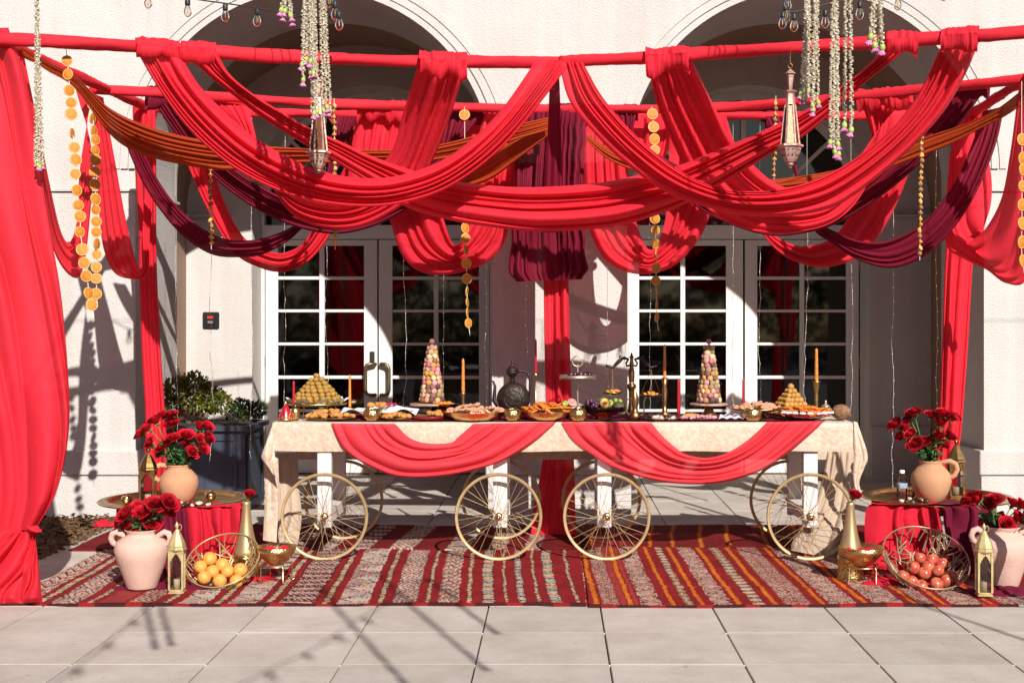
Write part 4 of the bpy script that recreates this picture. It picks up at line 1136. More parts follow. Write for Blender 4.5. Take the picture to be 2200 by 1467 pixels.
def taper(px, D, y0, y1, r, m, label, holder, twist=False, prof=None, hm=None, base_z=None):
    """a taper candle from photo height y0 (top) to y1 (foot of the wax) standing in a holder on the cart"""
    p = T(px, D); k = Sc(D); zt, zb = EYE+(HY-y0)*k, EYE+(HY-y1)*k
    h = thing('candle_holder', p, holder, 'candle holder'); z = zb-p.z
    pr = prof(z) if prof else [(.032,0),(.033,.005),(.012,.012),(.008,.03),(.008,z*.6),(.013,z*.8),(.016,z),(.012,z+.004)]
    b = MB(); b.lathe(pr, n=18); b.build('stem', hm or M_BRASS, h)
    L = zt-zb
    c = thing('taper_candle', (p.x, p.y, zb), label, 'candle')
    b = MB()
    rad = (lambda t, hh: 1+.16*math.sin(3*t+hh*130)) if twist else None
    b.lathe([(r*.95, 0)] + [(r*(1-.28*i/18), L*i/18) for i in range(1, 18)] + [(r*.45, L*.985), (.001, L)], n=14, rad=rad); b.build('wax', m, c)
    b = MB(); b.tube([(0,0,L-.004),(.001,0,L+.008)], .0012, 5); b.build('wick', M_BLACK, c)
taper(631, 9.12, 818, 888, .0105, M_REDWAX, 'short red taper candle at the left end behind the brass shaker', 'small brass cup under the leftmost red candle', prof=lambda z: [(.02,0),(.021,z),(.014,z+.006)])
taper(751.5, 9.32, 805, 876, .0105, M_ORWAX, 'orange taper candle right of the tall pastry pyramid', 'flared bronze holder of the orange candle beside the pastry pyramid',
      prof=lambda z: [(.03,0),(.03,.006),(.012,.02),(.010,z*.35),(.020,z*.7),(.036,z),(.013,z+.001)], hm=M_BRASSDK)
taper(995, 9.4, 770, 842, .0125, M_ORWAX, 'twisted orange candle right of the left macaron tower', 'slim copper candlestick of the twisted candle by the left macaron tower', True,
      prof=lambda z: [(.04,0),(.04,.006),(.014,.02),(.016,z*.5),(.011,z*.65),(.017,z*.9),(.019,z),(.013,z+.002)], hm=M_COPPER)
taper(1151, 9.55, 729, 803, .0105, M_REDWAX, 'dark red candle on a thin tall rod left of the middle drape', 'thin tall gold rod holding a dark red candle',
      prof=lambda z: [(.035,0),(.035,.005),(.004,.012),(.0035,z*.8),(.004,z-.03),(.010,z-.02),(.012,z),(.010,z+.002)], hm=M_GOLD)
taper(1428, 9.35, 740, 812, .0115, M_ORWAX, 'tall smooth orange candle right of the bronze scales', 'tall copper candlestick between the scales and the right macaron tower',
      prof=lambda z: [(.05,0),(.05,.006),(.02,.03),(.012,z*.28),(.020,z*.66),(.014,z*.80),(.024,z),(.013,z+.002)], hm=M_COPPER)
taper(1458, 9.25, 814, 890, .0125, M_REDWAX, 'dark red candle left of the right macaron tower', 'low glass cup under the dark red candle by the right macaron tower', prof=lambda z: [(.024,0),(.024,.006),(.012,.012),(.02,z),(.015,z+.004)], hm=M_CLEAR)
taper(1597, 9.42, 812, 884, .0105, M_REDWAX, 'red candle behind the sugared pastry platter at right', 'small brass cup under the red candle at right', prof=lambda z: [(.03,0),(.03,.006),(.018,z),(.013,z+.004)])
taper(1754, 9.42, 748, 819, .0135, M_ORWAX, 'pale orange spiral candle near the right end of the cart', 'knobbly brass candlestick of the spiral candle at the right end', True,
      prof=lambda z: [(.04,0),(.04,.006),(.014,.02)]+[(.010+.004*(i % 2), .03+(z*.72-.03)*i/9) for i in range(10)]+[(.016,z*.78),(.022,z*.97),(.032,z),(.013,z+.001)], hm=M_BRASS)

# tall tray with the pastry pyramid
r = random.Random(21)
def footed_tray(px, D, half, zy, label, nleg=5, m=M_BRASS, doily=False, seedn=1):
    p = T(px, D); k = Sc(D); R_ = half*k; z = EYE+(HY-zy)*k - p.z
    t = thing('footed_tray', p, label, 'tray')
    b = MB(); b.lathe([(.0,z-.006),(R_*.8,z-.006),(R_*.97,z),(R_,z+.012),(R_*.985,z+.013),(R_*.95,z+.004),(R_*.8,z),(0,z)], n=40); b.build('plate', m, t)
    for i in range(nleg):
        a = 6.283*i/nleg+.4; b = MB(); b.tube([(R_*.62*math.cos(a), R_*.62*math.sin(a), z-.004), (R_*.66*math.cos(a), R_*.66*math.sin(a), 0)], .0045, 7); b.build('leg', m, t)
    return p, R_, p.z+z
p, R_, zt = footed_tray(680.5, 9.25, 65, 869, 'tall brass footed tray carrying the large pastry pyramid at left')
t = thing('paper_doily', (p.x, p.y, zt), 'crumpled white paper under the large pastry pyramid', 'paper')
b = MB(); pts = []; n = 60
for i in range(n+1):
    a = 6.283*i/n
    for k in range(6):
        q = .55+.45*k/5; w = 1+.05*math.sin(a*9)+.03*math.sin(a*17)
        pts.append((R_*q*1.0*w*math.cos(a), R_*q*w*math.sin(a), .006+.052*max(0,q-.72)**1.0*3*(.35+.65*abs(math.sin(a*4.5+.6)))))
b.grid(pts, n+1, 6, False); b.build('sheet', M_NAPKIN, t)
PM = [lump_mesh('pastry', .0245, M_PASTRY, (1,1,.78), .05, s) for s in range(4)]
for lv in range(8):
    spots = []
    rad = R_*.80*(1-lv/7.6); z = zt+.022+lv*.0255
    cnt = max(1, int(2*math.pi*rad/.046)) if rad > .02 else 1
    for i in range(cnt):
        a = 6.283*(i+.5*(lv % 2))/cnt
        spots.append((p.x+rad*math.cos(a)*(1 if cnt > 1 else 0)+r.uniform(-.004,.004), p.y+rad*math.sin(a)*(1 if cnt > 1 else 0)+r.uniform(-.004,.004), z+r.uniform(-.003,.003)))
    if rad > .08:
        cnt2 = int(2*math.pi*(rad-.045)/.05)
        for i in range(cnt2): a = 6.283*i/cnt2; spots.append((p.x+(rad-.045)*math.cos(a), p.y+(rad-.045)*math.sin(a), z))
    pile('pastry', PM, spots, 'round pistachio pastry, %s tier from the bottom of the big pyramid' % ORD[lv], 'pastry', 'pastries of the big pyramid', r)
# cookies
CM = [lump_mesh('cookie', .023, M_COOKIE, (1.15,.95,.72), .12, s) for s in range(5)]
def heap(px0, px1, D, depth, top_h, n, rnd, zb=.0):
    out = []
    for i in range(n):
        u, v = rnd.uniform(-1,1), rnd.uniform(-1,1)
        if u*u+v*v > 1: u *= .6; v *= .6
        c_ = T((px0+px1)/2, D); w = (px1-px0)/2*Sc(D)
        h = (1-.85*(u*u+v*v)**.75)*top_h
        out.append((c_.x+u*w*.94, c_.y+v*depth, c_.z+zb+.014+max(0,h)*rnd.uniform(.5,1)))
    return out
def oval_dish(px0, px1, D, depth, label, m, h=.012, name='oval_dish'):
    c_ = T((px0+px1)/2, D); w = (px1-px0)/2*Sc(D)
    b = MB(); b.lathe([(0,0),(.85,.0),(1,h),(.97,h+.002),(.84,.004),(0,.004)], n=36); 
    b.v = [(x*w, y*depth, z) for x, y, z in b.v]
    return one(name, b, m, c_, label, 'dish')
oval_dish(650, 768, 9.02, .11, 'oval dish under the almond cookies at left', M_BRASSDK)
pile('cookie', CM, heap(655, 765, 9.02, .095, .050, 44, r), 'golden almond cookie heaped below the large pastry pyramid', 'cookie', 'almond cookies at the left', r)
oval_dish(818, 888, 8.98, .075, 'small dish of cookies right of the first pierced votive', M_BRASSDK)
pile('cookie', CM, heap(820, 885, 8.98, .065, .030, 20, r), 'golden almond cookie right of the first pierced votive', 'cookie', 'almond cookies by the votive', r)
t = oval_dish(884, 955, 8.97, .07, 'dark red dish with tongs and golden cookies', mat('dark_red_glaze', (.20,.008,.012), .25, coat=.5), .022)
pile('cookie', CM, heap(915, 952, 9.0, .05, .045, 12, r, .008), 'golden almond cookie on the dark red dish', 'cookie', 'cookies on the red dish', r)
t = thing('serving_tongs', T(905, 8.95)+Vector((0,0,.03)), 'gold serving tongs lying across the dark red dish', 'tongs')
for s_ in (-1, 1):
    b = MB(); b.obox((-.045,.004*s_,.008+.004*s_), (.045,.012*s_,-.002+.004*s_), .008, .003); b.build('arm', M_GOLD, t)
# napkin dish
p, R_, zt = footed_tray(825, 9.2, 70, 884, 'low footed brass dish with a white napkin left of the macaron tower', 4)
t = thing('napkin', (p.x, p.y, zt), 'crumpled white napkin spilling over a low brass dish', 'napkin')
b = MB(); nx, ny = 44, 24; pts = []
for i in range(nx):
    for k in range(ny):
        u, v = i/(nx-1)*2-1, k/(ny-1)*2-1
        rr = math.hypot(u, v)
        z = .012+.030*max(0, math.sin(u*4.1+v*2.2+.8))*max(0,1-.2*rr)+.014*math.sin(u*9+v*5)*(1-.3*rr) - (.05*max(0, rr-.95) )
        pts.append((R_*1.12*u + .02*v, R_*.85*v, max(z, .004 if rr < .9 else -.06)))
b.grid(pts, nx, ny, True, True); b.build('cloth', M_NAPKIN, t)
BM = [lump_mesh('berry', .012, mat('raspberry', (.40,.01,.04), .5, bump=.4, bscale=200), (1.3,1,.7), .1, s) for s in range(3)]
pile('berry', BM, [(p.x+r.uniform(-.02,.09), p.y-.10+r.uniform(-.03,.05), zt+.052+r.uniform(0,.01)) for i in range(7)], 'crimson petal sweet lying on the white napkin', 'sweet', 'crimson sweets on the napkin', r)
pile('cookie', CM, [(p.x+r.uniform(-.14,.05), p.y+r.uniform(-.06,.0), zt+.050) for i in range(7)], 'pale cookie on the white napkin', 'cookie', 'cookies on the napkin', r)
# votives
def votive(px, D, half, label, lid=False):
    k = Sc(D)*half; z = k*2*.62
    t = thing('pierced_votive', T(px, D), label, 'votive holder', 'pierced brass votives along the cart')
    b = MB(); b.lathe([(k*.70,0),(k*.93,z*.2),(k,z*.5),(k*.93,z*.82),(k*.76,z),(k*.72,z*.985),(k*.88,z*.8),(k*.93,z*.5),(k*.62,.006)], n=28); b.build('shell', M_PIERCED, t)
    if lid:
        b = MB(); b.lathe([(k*.42,z*1.0),(k*.40,z*1.10),(k*.22,z*1.24),(k*.1,z*1.28),(0,z*1.3)], n=18); b.build('glass_insert', M_BEIGEMET, t)
votive(799, 8.93, 19.5, 'pierced brass votive between two heaps of almond cookies')
votive(1101, 8.93, 19.5, 'pierced brass votive between the sugared pastries and the orange sweets')
votive(1242, 8.93, 20, 'pierced brass votive with a silvery insert before the fruit bowl', True)
votive(1617, 8.93, 20.5, 'pierced brass votive before the right platter of sugared pastries')
# macaron towers
def macaron_mesh(i):
    cols = [(.42,.12,.15),(.52,.27,.12),(.45,.29,.17),(.10,.035,.045),(.55,.25,.03),(.24,.20,.08),(.60,.45,.22),(.55,.25,.27),(.22,.085,.05),(.36,.17,.09)]
    col = cols[i]
    b = MB(); b.lathe([(0,-.0105),(.013,-.0095),(.0185,-.006),(.0195,-.0028),(.0172,-.002),(.0172,.002),(.0195,.0028),(.0185,.006),(.013,.0095),(0,.0105)], n=14)
    me = b.mesh('macaron'); me.materials.append(mat('macaron_shell_%d' % i, col, .7, var=.06, vscale=60)); return me
MAC = [macaron_mesh(i) for i in range(10)]
def tower(px, D, base_y, top_y, half0, half1, label, rnd):
    k = Sc(D); z0 = EYE+(HY-base_y)*k; z1 = EYE+(HY-top_y)*k
    c_ = Vector(((px-VX)*D/F, D, z0)); H = z1-z0
    t = thing('macaron_tower', c_, label, 'macaron tower')
    b = MB(); b.lathe([(half0*k-.022,0),(half1*k-.016,H-.045),(.006,H-.03),(0,H-.02)], n=22); b.build('cone', mat('tower_core', (.30,.22,.20), .8), t)
    L = 13
    for lv in range(L):
        f = lv/(L-1); rad = (half0*(1-f)+half1*f)*k - .010; z = .021+(H-.075)*f
        cnt = max(4, int(2*math.pi*rad/.0395)); off = rnd.uniform(0, 6)
        for i in range(cnt):
            a = 6.283*i/cnt+off+rnd.uniform(-.06,.06)
            o = mesh_obj('macaron', rnd.choice(MAC), None, t)
            o.location = (rad*math.cos(a), rad*math.sin(a), z+rnd.uniform(-.003,.003))
            o.rotation_euler = (0, R(90)-.12+rnd.uniform(-.15,.15), a+rnd.uniform(-.3,.3)) if rnd.random() > .12 else (R(90)+rnd.uniform(-.2,.2), rnd.uniform(-.3,.3), a+1.2)
            o.rotation_mode = 'XYZ'
    o = mesh_obj('macaron', MAC[8 if px < 1200 else 0], None, t); o.location = (0, -.002, H-.008); o.rotation_euler = (R(80), 0, .2)
def cake_stand(px, D, half, zy, label, stem):
    p = T(px, D); k = Sc(D); z = EYE+(HY-zy)*k-p.z; R_ = half*k
    t = thing('cake_stand', p, label, 'cake stand')
    b = MB(); b.lathe([(0,z-.016),(R_*.96,z-.016),(R_,z-.010),(R_,z-.003),(R_*.98,z),(0,z)], n=48); b.build('plate', mat('marbled_plate', (.50,.34,.26), .35, col2=(.30,.15,.10), vscale=22), t)
    b = MB(); b.lathe(stem(z), n=24); b.build('stem', M_GOLD, t)
cake_stand(929, 9.3, 48, 866, 'cake stand on a gold stem under the left macaron tower', lambda z: [(.06,0),(.06,.006),(.016,.018),(.012,.04),(.012,z-.03),(.02,z-.016)])
cake_stand(1523, 9.15, 41, 866, 'cake stand on a flared gold foot under the right macaron tower', lambda z: [(.070,0),(.070,.008),(.055,.02),(.034,.05),(.026,.09),(.024,z-.02),(.03,z-.016)])
tower(928, 9.3, 864, 731, 27, 11, 'tower of mixed pastel macarons between the napkin and the twisted candle', random.Random(5))
tower(1523, 9.15, 864, 731, 27, 11, 'tower of mixed pastel macarons on the flared gold foot at right', random.Random(9))
# bowl of apricots, brass platters
def pan(px, D, half, ytop, ybot, label, m=M_HAMMER, name='brass_pan'):
    k = Sc(D); R_ = half*k; z = (ybot-ytop)*k
    return lathe_thing(name, T(px, D), [(R_*.72,0),(R_*.80,.004),(R_*.95,z*.55),(R_,z*.97),(R_*1.01,z),(R_*.97,z*.97),(R_*.93,z*.6),(R_*.76,.010),(0,.010)], m, label, 'pan', n=56), T(px, D), R_, z
t, c_, R_, z = pan(955, 9.25, 31, 876, 905, 'glass bowl of dried apricots under the twisted candle', M_AMBER, 'apricot_bowl')
AM = [lump_mesh('apricot', .017, M_APRICOT, (1,.9,.5), .16, s) for s in range(4)]
pile('apricot', AM, [(c_.x+R_*.8*math.sqrt(q)*math.cos(a), c_.y+R_*.8*math.sqrt(q)*math.sin(a), c_.z+z*.92+r.uniform(0,.014)) for q, a in [(r.random(), r.uniform(0,6.28)) for i in range(26)]], 'dried apricot in the amber glass bowl', 'apricot', 'dried apricots in the bowl', r)
def flat_mesh(name, m, seed, L=.034):
    r_ = random.Random(seed); b = MB(); n = 12
    ring = [(L*(1+r_.uniform(-.25,.25))*math.cos(6.283*i/n), L*.85*(1+r_.uniform(-.25,.25))*math.sin(6.283*i/n)) for i in range(n)]
    for zz_ in (0, .010):
        pass
    vs = [(x*.8, y*.8, -.006) for x, y in ring]+[(x, y, r_.uniform(-.004,.004)) for x, y in ring]+[(x*.6, y*.6, .009+r_.uniform(-.004,.006)) for x, y in ring]+[(0,0,.006)]
    fs = [tuple(range(n-1,-1,-1))]
    for i in range(n):
        j = (i+1) % n; fs += [(i,j,n+j,n+i),(n+i,n+j,2*n+j,2*n+i),(2*n+i,2*n+j,3*n)]
    b.add(vs, fs, False); me = b.mesh(name); me.materials.append(m); return me
RP = [flat_mesh('sugared_pastry', M_ROSYP, s) for s in range(5)]
t, c_, R_, z = pan(1019, 9.03, 67, 889, 906, 'wide hammered brass pan of rose sugared pastries at centre left')
def strew(c_, R_, z, n, h, rnd, fl=.8): 
    out = []
    for i in range(n):
        q, a = math.sqrt(rnd.random()), rnd.uniform(0, 6.283); out.append((c_.x+R_*fl*q*math.cos(a), c_.y+R_*fl*q*math.sin(a), c_.z+z+h*(1-q*q)*rnd.uniform(.4,1)))
    return out
pile('sugared_pastry', RP, strew(c_, R_, z, 46, .045, r, .88), 'rose sugared flaky pastry in the centre left brass pan', 'pastry', 'sugared pastries in the left pan', r)
t, c_, R_, z = pan(1174, 9.03, 57, 886, 904, 'hammered brass pan heaped with bright orange sweets before the middle drape')
def coil_mesh(name, m, seed):
    r_ = random.Random(seed); b = MB(); pts = []
    for i in range(22):
        a = i*.62; q = .008+.0013*i; pts.append((q*math.cos(a)*1.15+r_.uniform(-.003,.003), q*math.sin(a)+r_.uniform(-.003,.003), r_.uniform(-.003,.006)))
    b.tube(pts, .0056, 6); me = b.mesh(name); me.materials.append(m); return me
JM = [coil_mesh('coiled_sweet', M_JALEBI, s) for s in range(5)]
pile('coiled_sweet', JM, strew(c_, R_, z, 60, .052, r, .86), 'bright orange coiled sweet in the middle brass pan', 'sweet', 'coiled sweets in the middle pan', r)
# ewer
k = Sc(9.35); t = thing('ewer', T(1103, 9.35), 'dark carved metal ewer with a round flat body and a long spout', 'ewer')
cz = EYE+(HY-857)*k-t.location.z; RB = 36*k
b = MB(); b.lathe([(0,-.062),(RB*.55,-.060),(RB*.9,-.035),(RB,-.012),(RB,.012),(RB*.9,.035),(RB*.55,.060),(0,.062)], (0,0,cz), 40, axis='y')
for rr in (.30,.52,.74): b.lathe([(RB*rr-.004,-.060+.02*(rr > .7)),(RB*rr,-.068+.022*(rr > .7)),(RB*rr+.005,-.060+.022*(rr > .7))], (0,0,cz), 36, axis='y', cap=False)
b.build('body', M_DARKIRON, t)
b = MB(); b.lathe([(.055,0),(.055,.006),(.035,.018),(.03,cz-RB+.012)], n=22); b.build('foot', M_DARKIRON, t)
b = MB(); zn = cz+RB-.008; b.lathe([(.024,zn),(.02,zn+.02),(.019,zn+.045),(.032,zn+.058),(.044,zn+.075),(.046,zn+.085)], (-.008,0,0), 22); b.build('neck', M_DARKIRON, t)
b = MB(); b.lathe([(.046,zn+.086),(.042,zn+.10),(.022,zn+.118),(.010,zn+.125),(.006,zn+.14),(.011,zn+.152),(.004,zn+.165),(0,zn+.17)], (-.008,0,0), 20); b.build('lid', M_DARKIRON, t)
b = MB(); b.tube([(-RB*.86,0,cz-.045),(-RB*1.15,0,cz-.01),(-RB*1.12,0,cz+.05),(-RB*1.10,0,cz+.09),(-RB*1.2,0,cz+.125),(-RB*1.36,0,cz+.132)], [.026,.017,.0125,.010,.008,.007], 10); b.build('spout', M_DARKIRON, t)
b = MB(); b.tube([(.03,0,zn+.082),(.07,0,zn+.09),(.105,0,zn+.075),(.120,0,zn+.03),(.118,0,zn-.05),(RB*.93,0,cz+.02),(RB*.9,0,cz)], [.009,.010,.010,.010,.009,.009,.009], 10); b.build('handle', M_DARKIRON, t)
# two tier stand with ring
k = Sc(9.4); t = thing('ring_handled_stand', T(1241, 9.4), 'champagne metal stand with a ring handle left of the scales', 'serving stand')
z = EYE+(HY-812)*k-t.location.z; R_ = 39*k
b = MB(); b.lathe([(0,z-.010),(R_,z-.010),(R_,z+.022),(R_*.96,z+.022),(R_*.95,z-.002),(0,z-.002)], n=40); b.build('plate', M_BEIGEMET, t)
b = MB(); b.tube([(0,0,0),(0,0,z+.10)], .007, 10); b.lathe([(.09,0),(.09,.008),(.01,.014)], n=26); b.build('pole', M_BEIGEMET, t)
b = MB(); zr = EYE+(HY-776)*k-t.location.z; b.tube([(.038*math.cos(a), 0, zr+.038*math.sin(a)) for a in np.linspace(0, 6.283, 28)[:-1]], .0052, 8, closed=True); b.build('ring', M_BEIGEMET, t)
zt = t.location.z+z
M_PLUM = mat('dark_plum', (.05,.008,.02), .3, var=.4, vscale=20, coat=.3)
PLM = [lump_mesh('plum', .026, M_PLUM, (1,1,.85), .03, s, 14, 9) for s in range(2)]
pile('plum', PLM, [(t.location.x+dx, 9.4+dy, zt+.024) for dx, dy in ((-.05,-.04),(-.02,.03),(.05,-.03),(.085,.02),(.02,-.06),(.07,.06))], 'dark plum on the ring handled stand', 'plum', 'plums on the ring stand', r)
# fruit bowl
k = Sc(9.06); c_ = T(1295, 9.06); R_ = 50*k; z = 27*k
t = thing('fruit_bowl', c_, 'fluted amber glass bowl of grapes and cut fruit', 'bowl')
b = MB(); b.lathe([(R_*.42,0),(R_*.40,.008),(R_*.34,.016),(R_*.62,z*.42),(R_*.88,z*.75),(R_,z),(R_*.97,z*.99),(R_*.84,z*.76),(R_*.58,z*.46),(0,z*.36)], n=80, rad=lambda a, h: 1+.03*math.sin(a*20)*(h > .02)); b.build('glass', M_AMBER, t)
M_GRAPE = mat('purple_grape', (.075,.025,.055), .25, var=.5, vscale=9, coat=.4); M_GGRAPE = mat('green_grape', (.26,.32,.06), .25, var=.2, vscale=9, coat=.3)
GM = [lump_mesh('grape', .0135, M_GRAPE, (1,1,1.1), 0, 1)]; GG = [lump_mesh('grape', .0135, M_GGRAPE, (1,1,1.15), 0, 1)]
pile('grape', GM, [(c_.x-R_*.75+q*R_*.85, c_.y+r.uniform(-.08,.04), c_.z+z+r.uniform(-.004,.045)*(1-.4*abs(q-.4))) for q in [r.random() for i in range(34)]], 'purple grape heaped at the left of the amber bowl', 'grape', 'purple grapes in the fruit bowl', r)
pile('grape', GG, [(c_.x+R_*.25+q*R_*.55, c_.y+r.uniform(-.02,.08), c_.z+z+r.uniform(-.002,.040)) for q in [r.random() for i in range(20)]], 'green grape heaped at the right of the amber bowl', 'grape', 'green grapes in the fruit bowl', r)
def halved(name, p, R_, skin, flesh, core, cr, label, cat, rot):
    t = thing(name, p, label, cat); t.rotation_euler = rot
    b = MB(); b.lathe([(0,-R_*.9),(R_*.6,-R_*.75),(R_*.92,-R_*.4),(R_,0)], n=22, cap=False); b.build('skin', skin, t)
    b = MB(); b.lathe([(R_,.0),(R_*.97,.003),(cr*1.15,.004),(cr,.001)], n=22); b.build('flesh', flesh, t)
    b = MB(); b.ball((0,0,.001), cr, 12, 8, (1,.8,.5)); b.build('heart', core, t)
M_FLESH = mat('peach_flesh', (.68,.42,.08), .5); M_PEACHSK = mat('peach_skin', (.58,.16,.05), .7, var=.3); M_STONE = mat('peach_stone', (.38,.03,.02), .7, bump=.5)
M_KIWISK = mat('kiwi_skin', (.14,.09,.03), .9); M_KIWI = mat('kiwi_flesh', (.22,.36,.05), .5); M_KIWIC = mat('kiwi_core', (.62,.62,.40), .6)
M_AVO = mat('avocado_skin', (.055,.05,.012), .6, var=.4, vscale=30, bump=.5); M_PINKF = mat('pink_fruit_flesh', (.66,.22,.20), .5, var=.3, vscale=20)
halved('peach_half', P(1300, 866, 8.98), .036, M_PEACHSK, M_FLESH, M_STONE, .014, 'halved yellow peach with its red stone facing out of the bowl', 'peach', (R(72), 0, R(12)))
halved('kiwi_half', P(1214, 867, 9.06), .022, M_KIWISK, M_KIWI, M_KIWIC, .007, 'small halved kiwi between the orange sweets and the fruit bowl', 'kiwi', (R(75), 0, R(-20)))
halved('guava_half', P(1229, 864, 9.12), .033, M_PEACHSK, M_PINKF, M_PINKF, .012, 'pink cut fruit behind the halved kiwi', 'fruit', (R(50), 0, R(15)))
one('avocado', lump_mesh('avocado', .042, M_AVO, (1.35,1,.85), .03, 2, 14, 9), None, P(1331, 874, 9.06), 'dark green avocado leaning at the right rim of the fruit bowl', 'avocado', rot=(0,.2,.3))
t = thing('grape_stalk', P(1300, 850, 9.05), 'bare green grape stalk sticking up from the fruit bowl', 'stalk')
b = MB(); b.tube([(-.05,0,-.03),(-.01,0,-.012),(.03,0,.005),(.055,0,.03)], .0025, 6); b.tube([(.03,0,.005),(.05,0,-.002)], .0016, 5); b.tube([(-.01,0,-.012),(-.02,0,.004)], .0016, 5); b.build('twig', M_STEM, t)
M_DKBRONZE = mat('dark_bronze', (.16,.085,.045), .4, .85, var=.4, vscale=20)
# bronze scales
k = Sc(9.3); t = thing('balance_scales', T(1357, 9.3), 'dark bronze balance scales with scrolled arms and two hanging pans', 'scales')
def zof(py): return EYE+(HY-py)*k-t.location.z
b = MB(); b.lathe([(.085,0),(.085,.010),(.05,.022),(.028,.05),(.020,zof(862)),(.020,zof(840)),(.026,zof(836)),(.034,zof(831)),(.030,zof(826)),(.016,zof(823)),(.020,zof(818)),(.022,zof(800)),(.013,zof(785)),(.016,zof(780)),(.013,zof(776)),(.011,zof(770)),(.018,zof(767)),(.010,zof(764)),(.006,zof(759)),(0,zof(757))], n=22); b.build('column', M_DKBRONZE, t)
def arm(pts, r): 
    b = MB(); b.tube([((px-1357)*k, 0, zof(py)) for px, py in pts], r, 8); return b
for s_ in (-1, 1):
    ev = (lambda px: px) if s_ < 0 else (lambda px: 2*1357-px)
    b = arm([(ev(1354),785),(ev(1346),786),(ev(1345),780),(ev(1350),772),(ev(1341),769),(ev(1332),770),(ev(1331),765),(ev(1335),764)], [.008,.008,.007,.010,.012,.009,.006,.004])
    c2 = arm([(ev(1338),769),(ev(1330),776),(ev(1322),784),(ev(1316),790),(ev(1308),787),(ev(1302),785),(ev(1304),789)], [.010,.015,.012,.009,.009,.010,.005])
    b.add(c2.v, c2.f, True); b.build('arm', M_DARKIRON, t)
for cx, yt, yp, hw in ((1316, 792, 843, 24), (1399, 794, 848, 25)):
    b = MB(); x0 = (cx-1357)*k; R_ = hw*k; z = zof(yp)
    b.lathe([(0,-.014),(R_*.6,-.013),(R_*.9,-.005),(R_,.003),(R_*.97,.003),(R_*.85,-.002),(0,-.010)], (x0,0,z), 32); b.build('weighing_pan', M_BRASSDK, t)
    b = MB()
    for a in (.5, 2.6, 4.7): b.tube([(x0,0,zof(yt)), (x0+R_*.96*math.cos(a), R_*.96*math.sin(a), z+.002)], .0016, 5)
    b.build('chains', M_BRASSDK, t)
    w = Vector((t.location.x+x0, 9.3, t.location.z+z))
    pile('apricot', AM, [(w.x+r.uniform(-.045,.045), w.y+r.uniform(-.045,.045), w.z+.004+r.uniform(0,.010)) for i in range(11)], 'dried apricot in the %s pan of the scales' % ('left' if cx < 1350 else 'right'), 'apricot', 'apricots in the %s pan' % ('left' if cx < 1350 else 'right'), r)
# copper flask
k = Sc(9.0); t = thing('copper_flask', T(1364, 9.0), 'slender copper flask with curved handle and spout before the scales', 'flask')
b = MB(); b.lathe([(.034,0),(.040,.006),(.044,.022),(.036,.045),(.021,.060),(.019,.075),(.022,.10),(.023,.14),(.020,.165),(.012,.185),(.006,.198),(.002,.215),(0,.217)], n=22); b.build('body', M_COPPER, t)
b = MB(); b.tube([(.038,0,.03),(.060,0,.035),(.064,0,.08),(.062,0,.12),(.072,0,.148),(.082,0,.153)], [.007,.006,.005,.0045,.004,.004], 8); b.build('spout', M_BRASS, t)
b = MB(); b.tube([(-.036,0,.025),(-.055,0,.05),(-.062,0,.10),(-.055,0,.135),(-.02,0,.15)], .004, 8); b.build('handle', M_BRASS, t)
# trays of small sweets in the middle right
M_LIGHTSW = mat('pale_sweet', (.62,.50,.38), .6, var=.3, vscale=40)
DM = [lump_mesh('date', .016, M_DATE, (1.6,.9,.8), .08, s) for s in range(3)] + [lump_mesh('date', .015, M_LIGHTSW, (1.5,.9,.7), .12, 9)]
oval_dish(1380, 1462, 8.98, .07, 'flat dish of stuffed dates right of the copper flask', M_BEIGEMET)
pile('date', DM, heap(1383, 1460, 8.98, .06, .010, 40, r), 'stuffed date on the flat dish right of the copper flask', 'date', 'stuffed dates on the cart', r)
PWM = [flat_mesh('crystal_sweet', mat('crimson_sugar', (.30,.035,.07), .4, col2=(.60,.40,.38), vscale=70, bump=.6, bscale=120), s, .018) for s in range(3)]
oval_dish(1452, 1548, 8.96, .06, 'flat dish of crimson sugared sweets before the right macaron tower', mat('wine_glaze', (.12,.01,.025), .3))
pile('crystal_sweet', PWM, heap(1455, 1545, 8.96, .05, .008, 44, r), 'crimson sugared sweet before the right macaron tower', 'sweet', 'crimson sugared sweets', r)
pile('apricot', AM, heap(1465, 1505, 9.1, .05, .022, 22, r), 'dried apricot heaped left of the flared gold foot', 'apricot', 'apricots heaped on the runner', r)
t = thing('folded_napkin', T(1568, 8.98), 'white napkin with purple leaf print beside the rightmost votive', 'napkin')
b = MB(); pts = []
for i in range(18):
    for k_ in range(12): pts.append((-.085+.17*i/17+.03*k_/11, -.06+.12*k_/11, .006+.012*abs(math.sin(i*.55+k_*.2))+.018*k_/11))
b.grid(pts, 18, 12, True, True); b.build('cloth', M_NAPKIN, t)
M_PRINT = mat('purple_print', (.10,.03,.12), .8)
for dx, dy in ((-.035,-.03),(.02,-.02),(.045,.0),(-.01,.01)):
    b = MB(); b.ball((dx, dy, .024+.018*(dy+.06)/.12), .012, 8, 5, (1.3,1,.25)); b.build('leaf_print', M_PRINT, t)
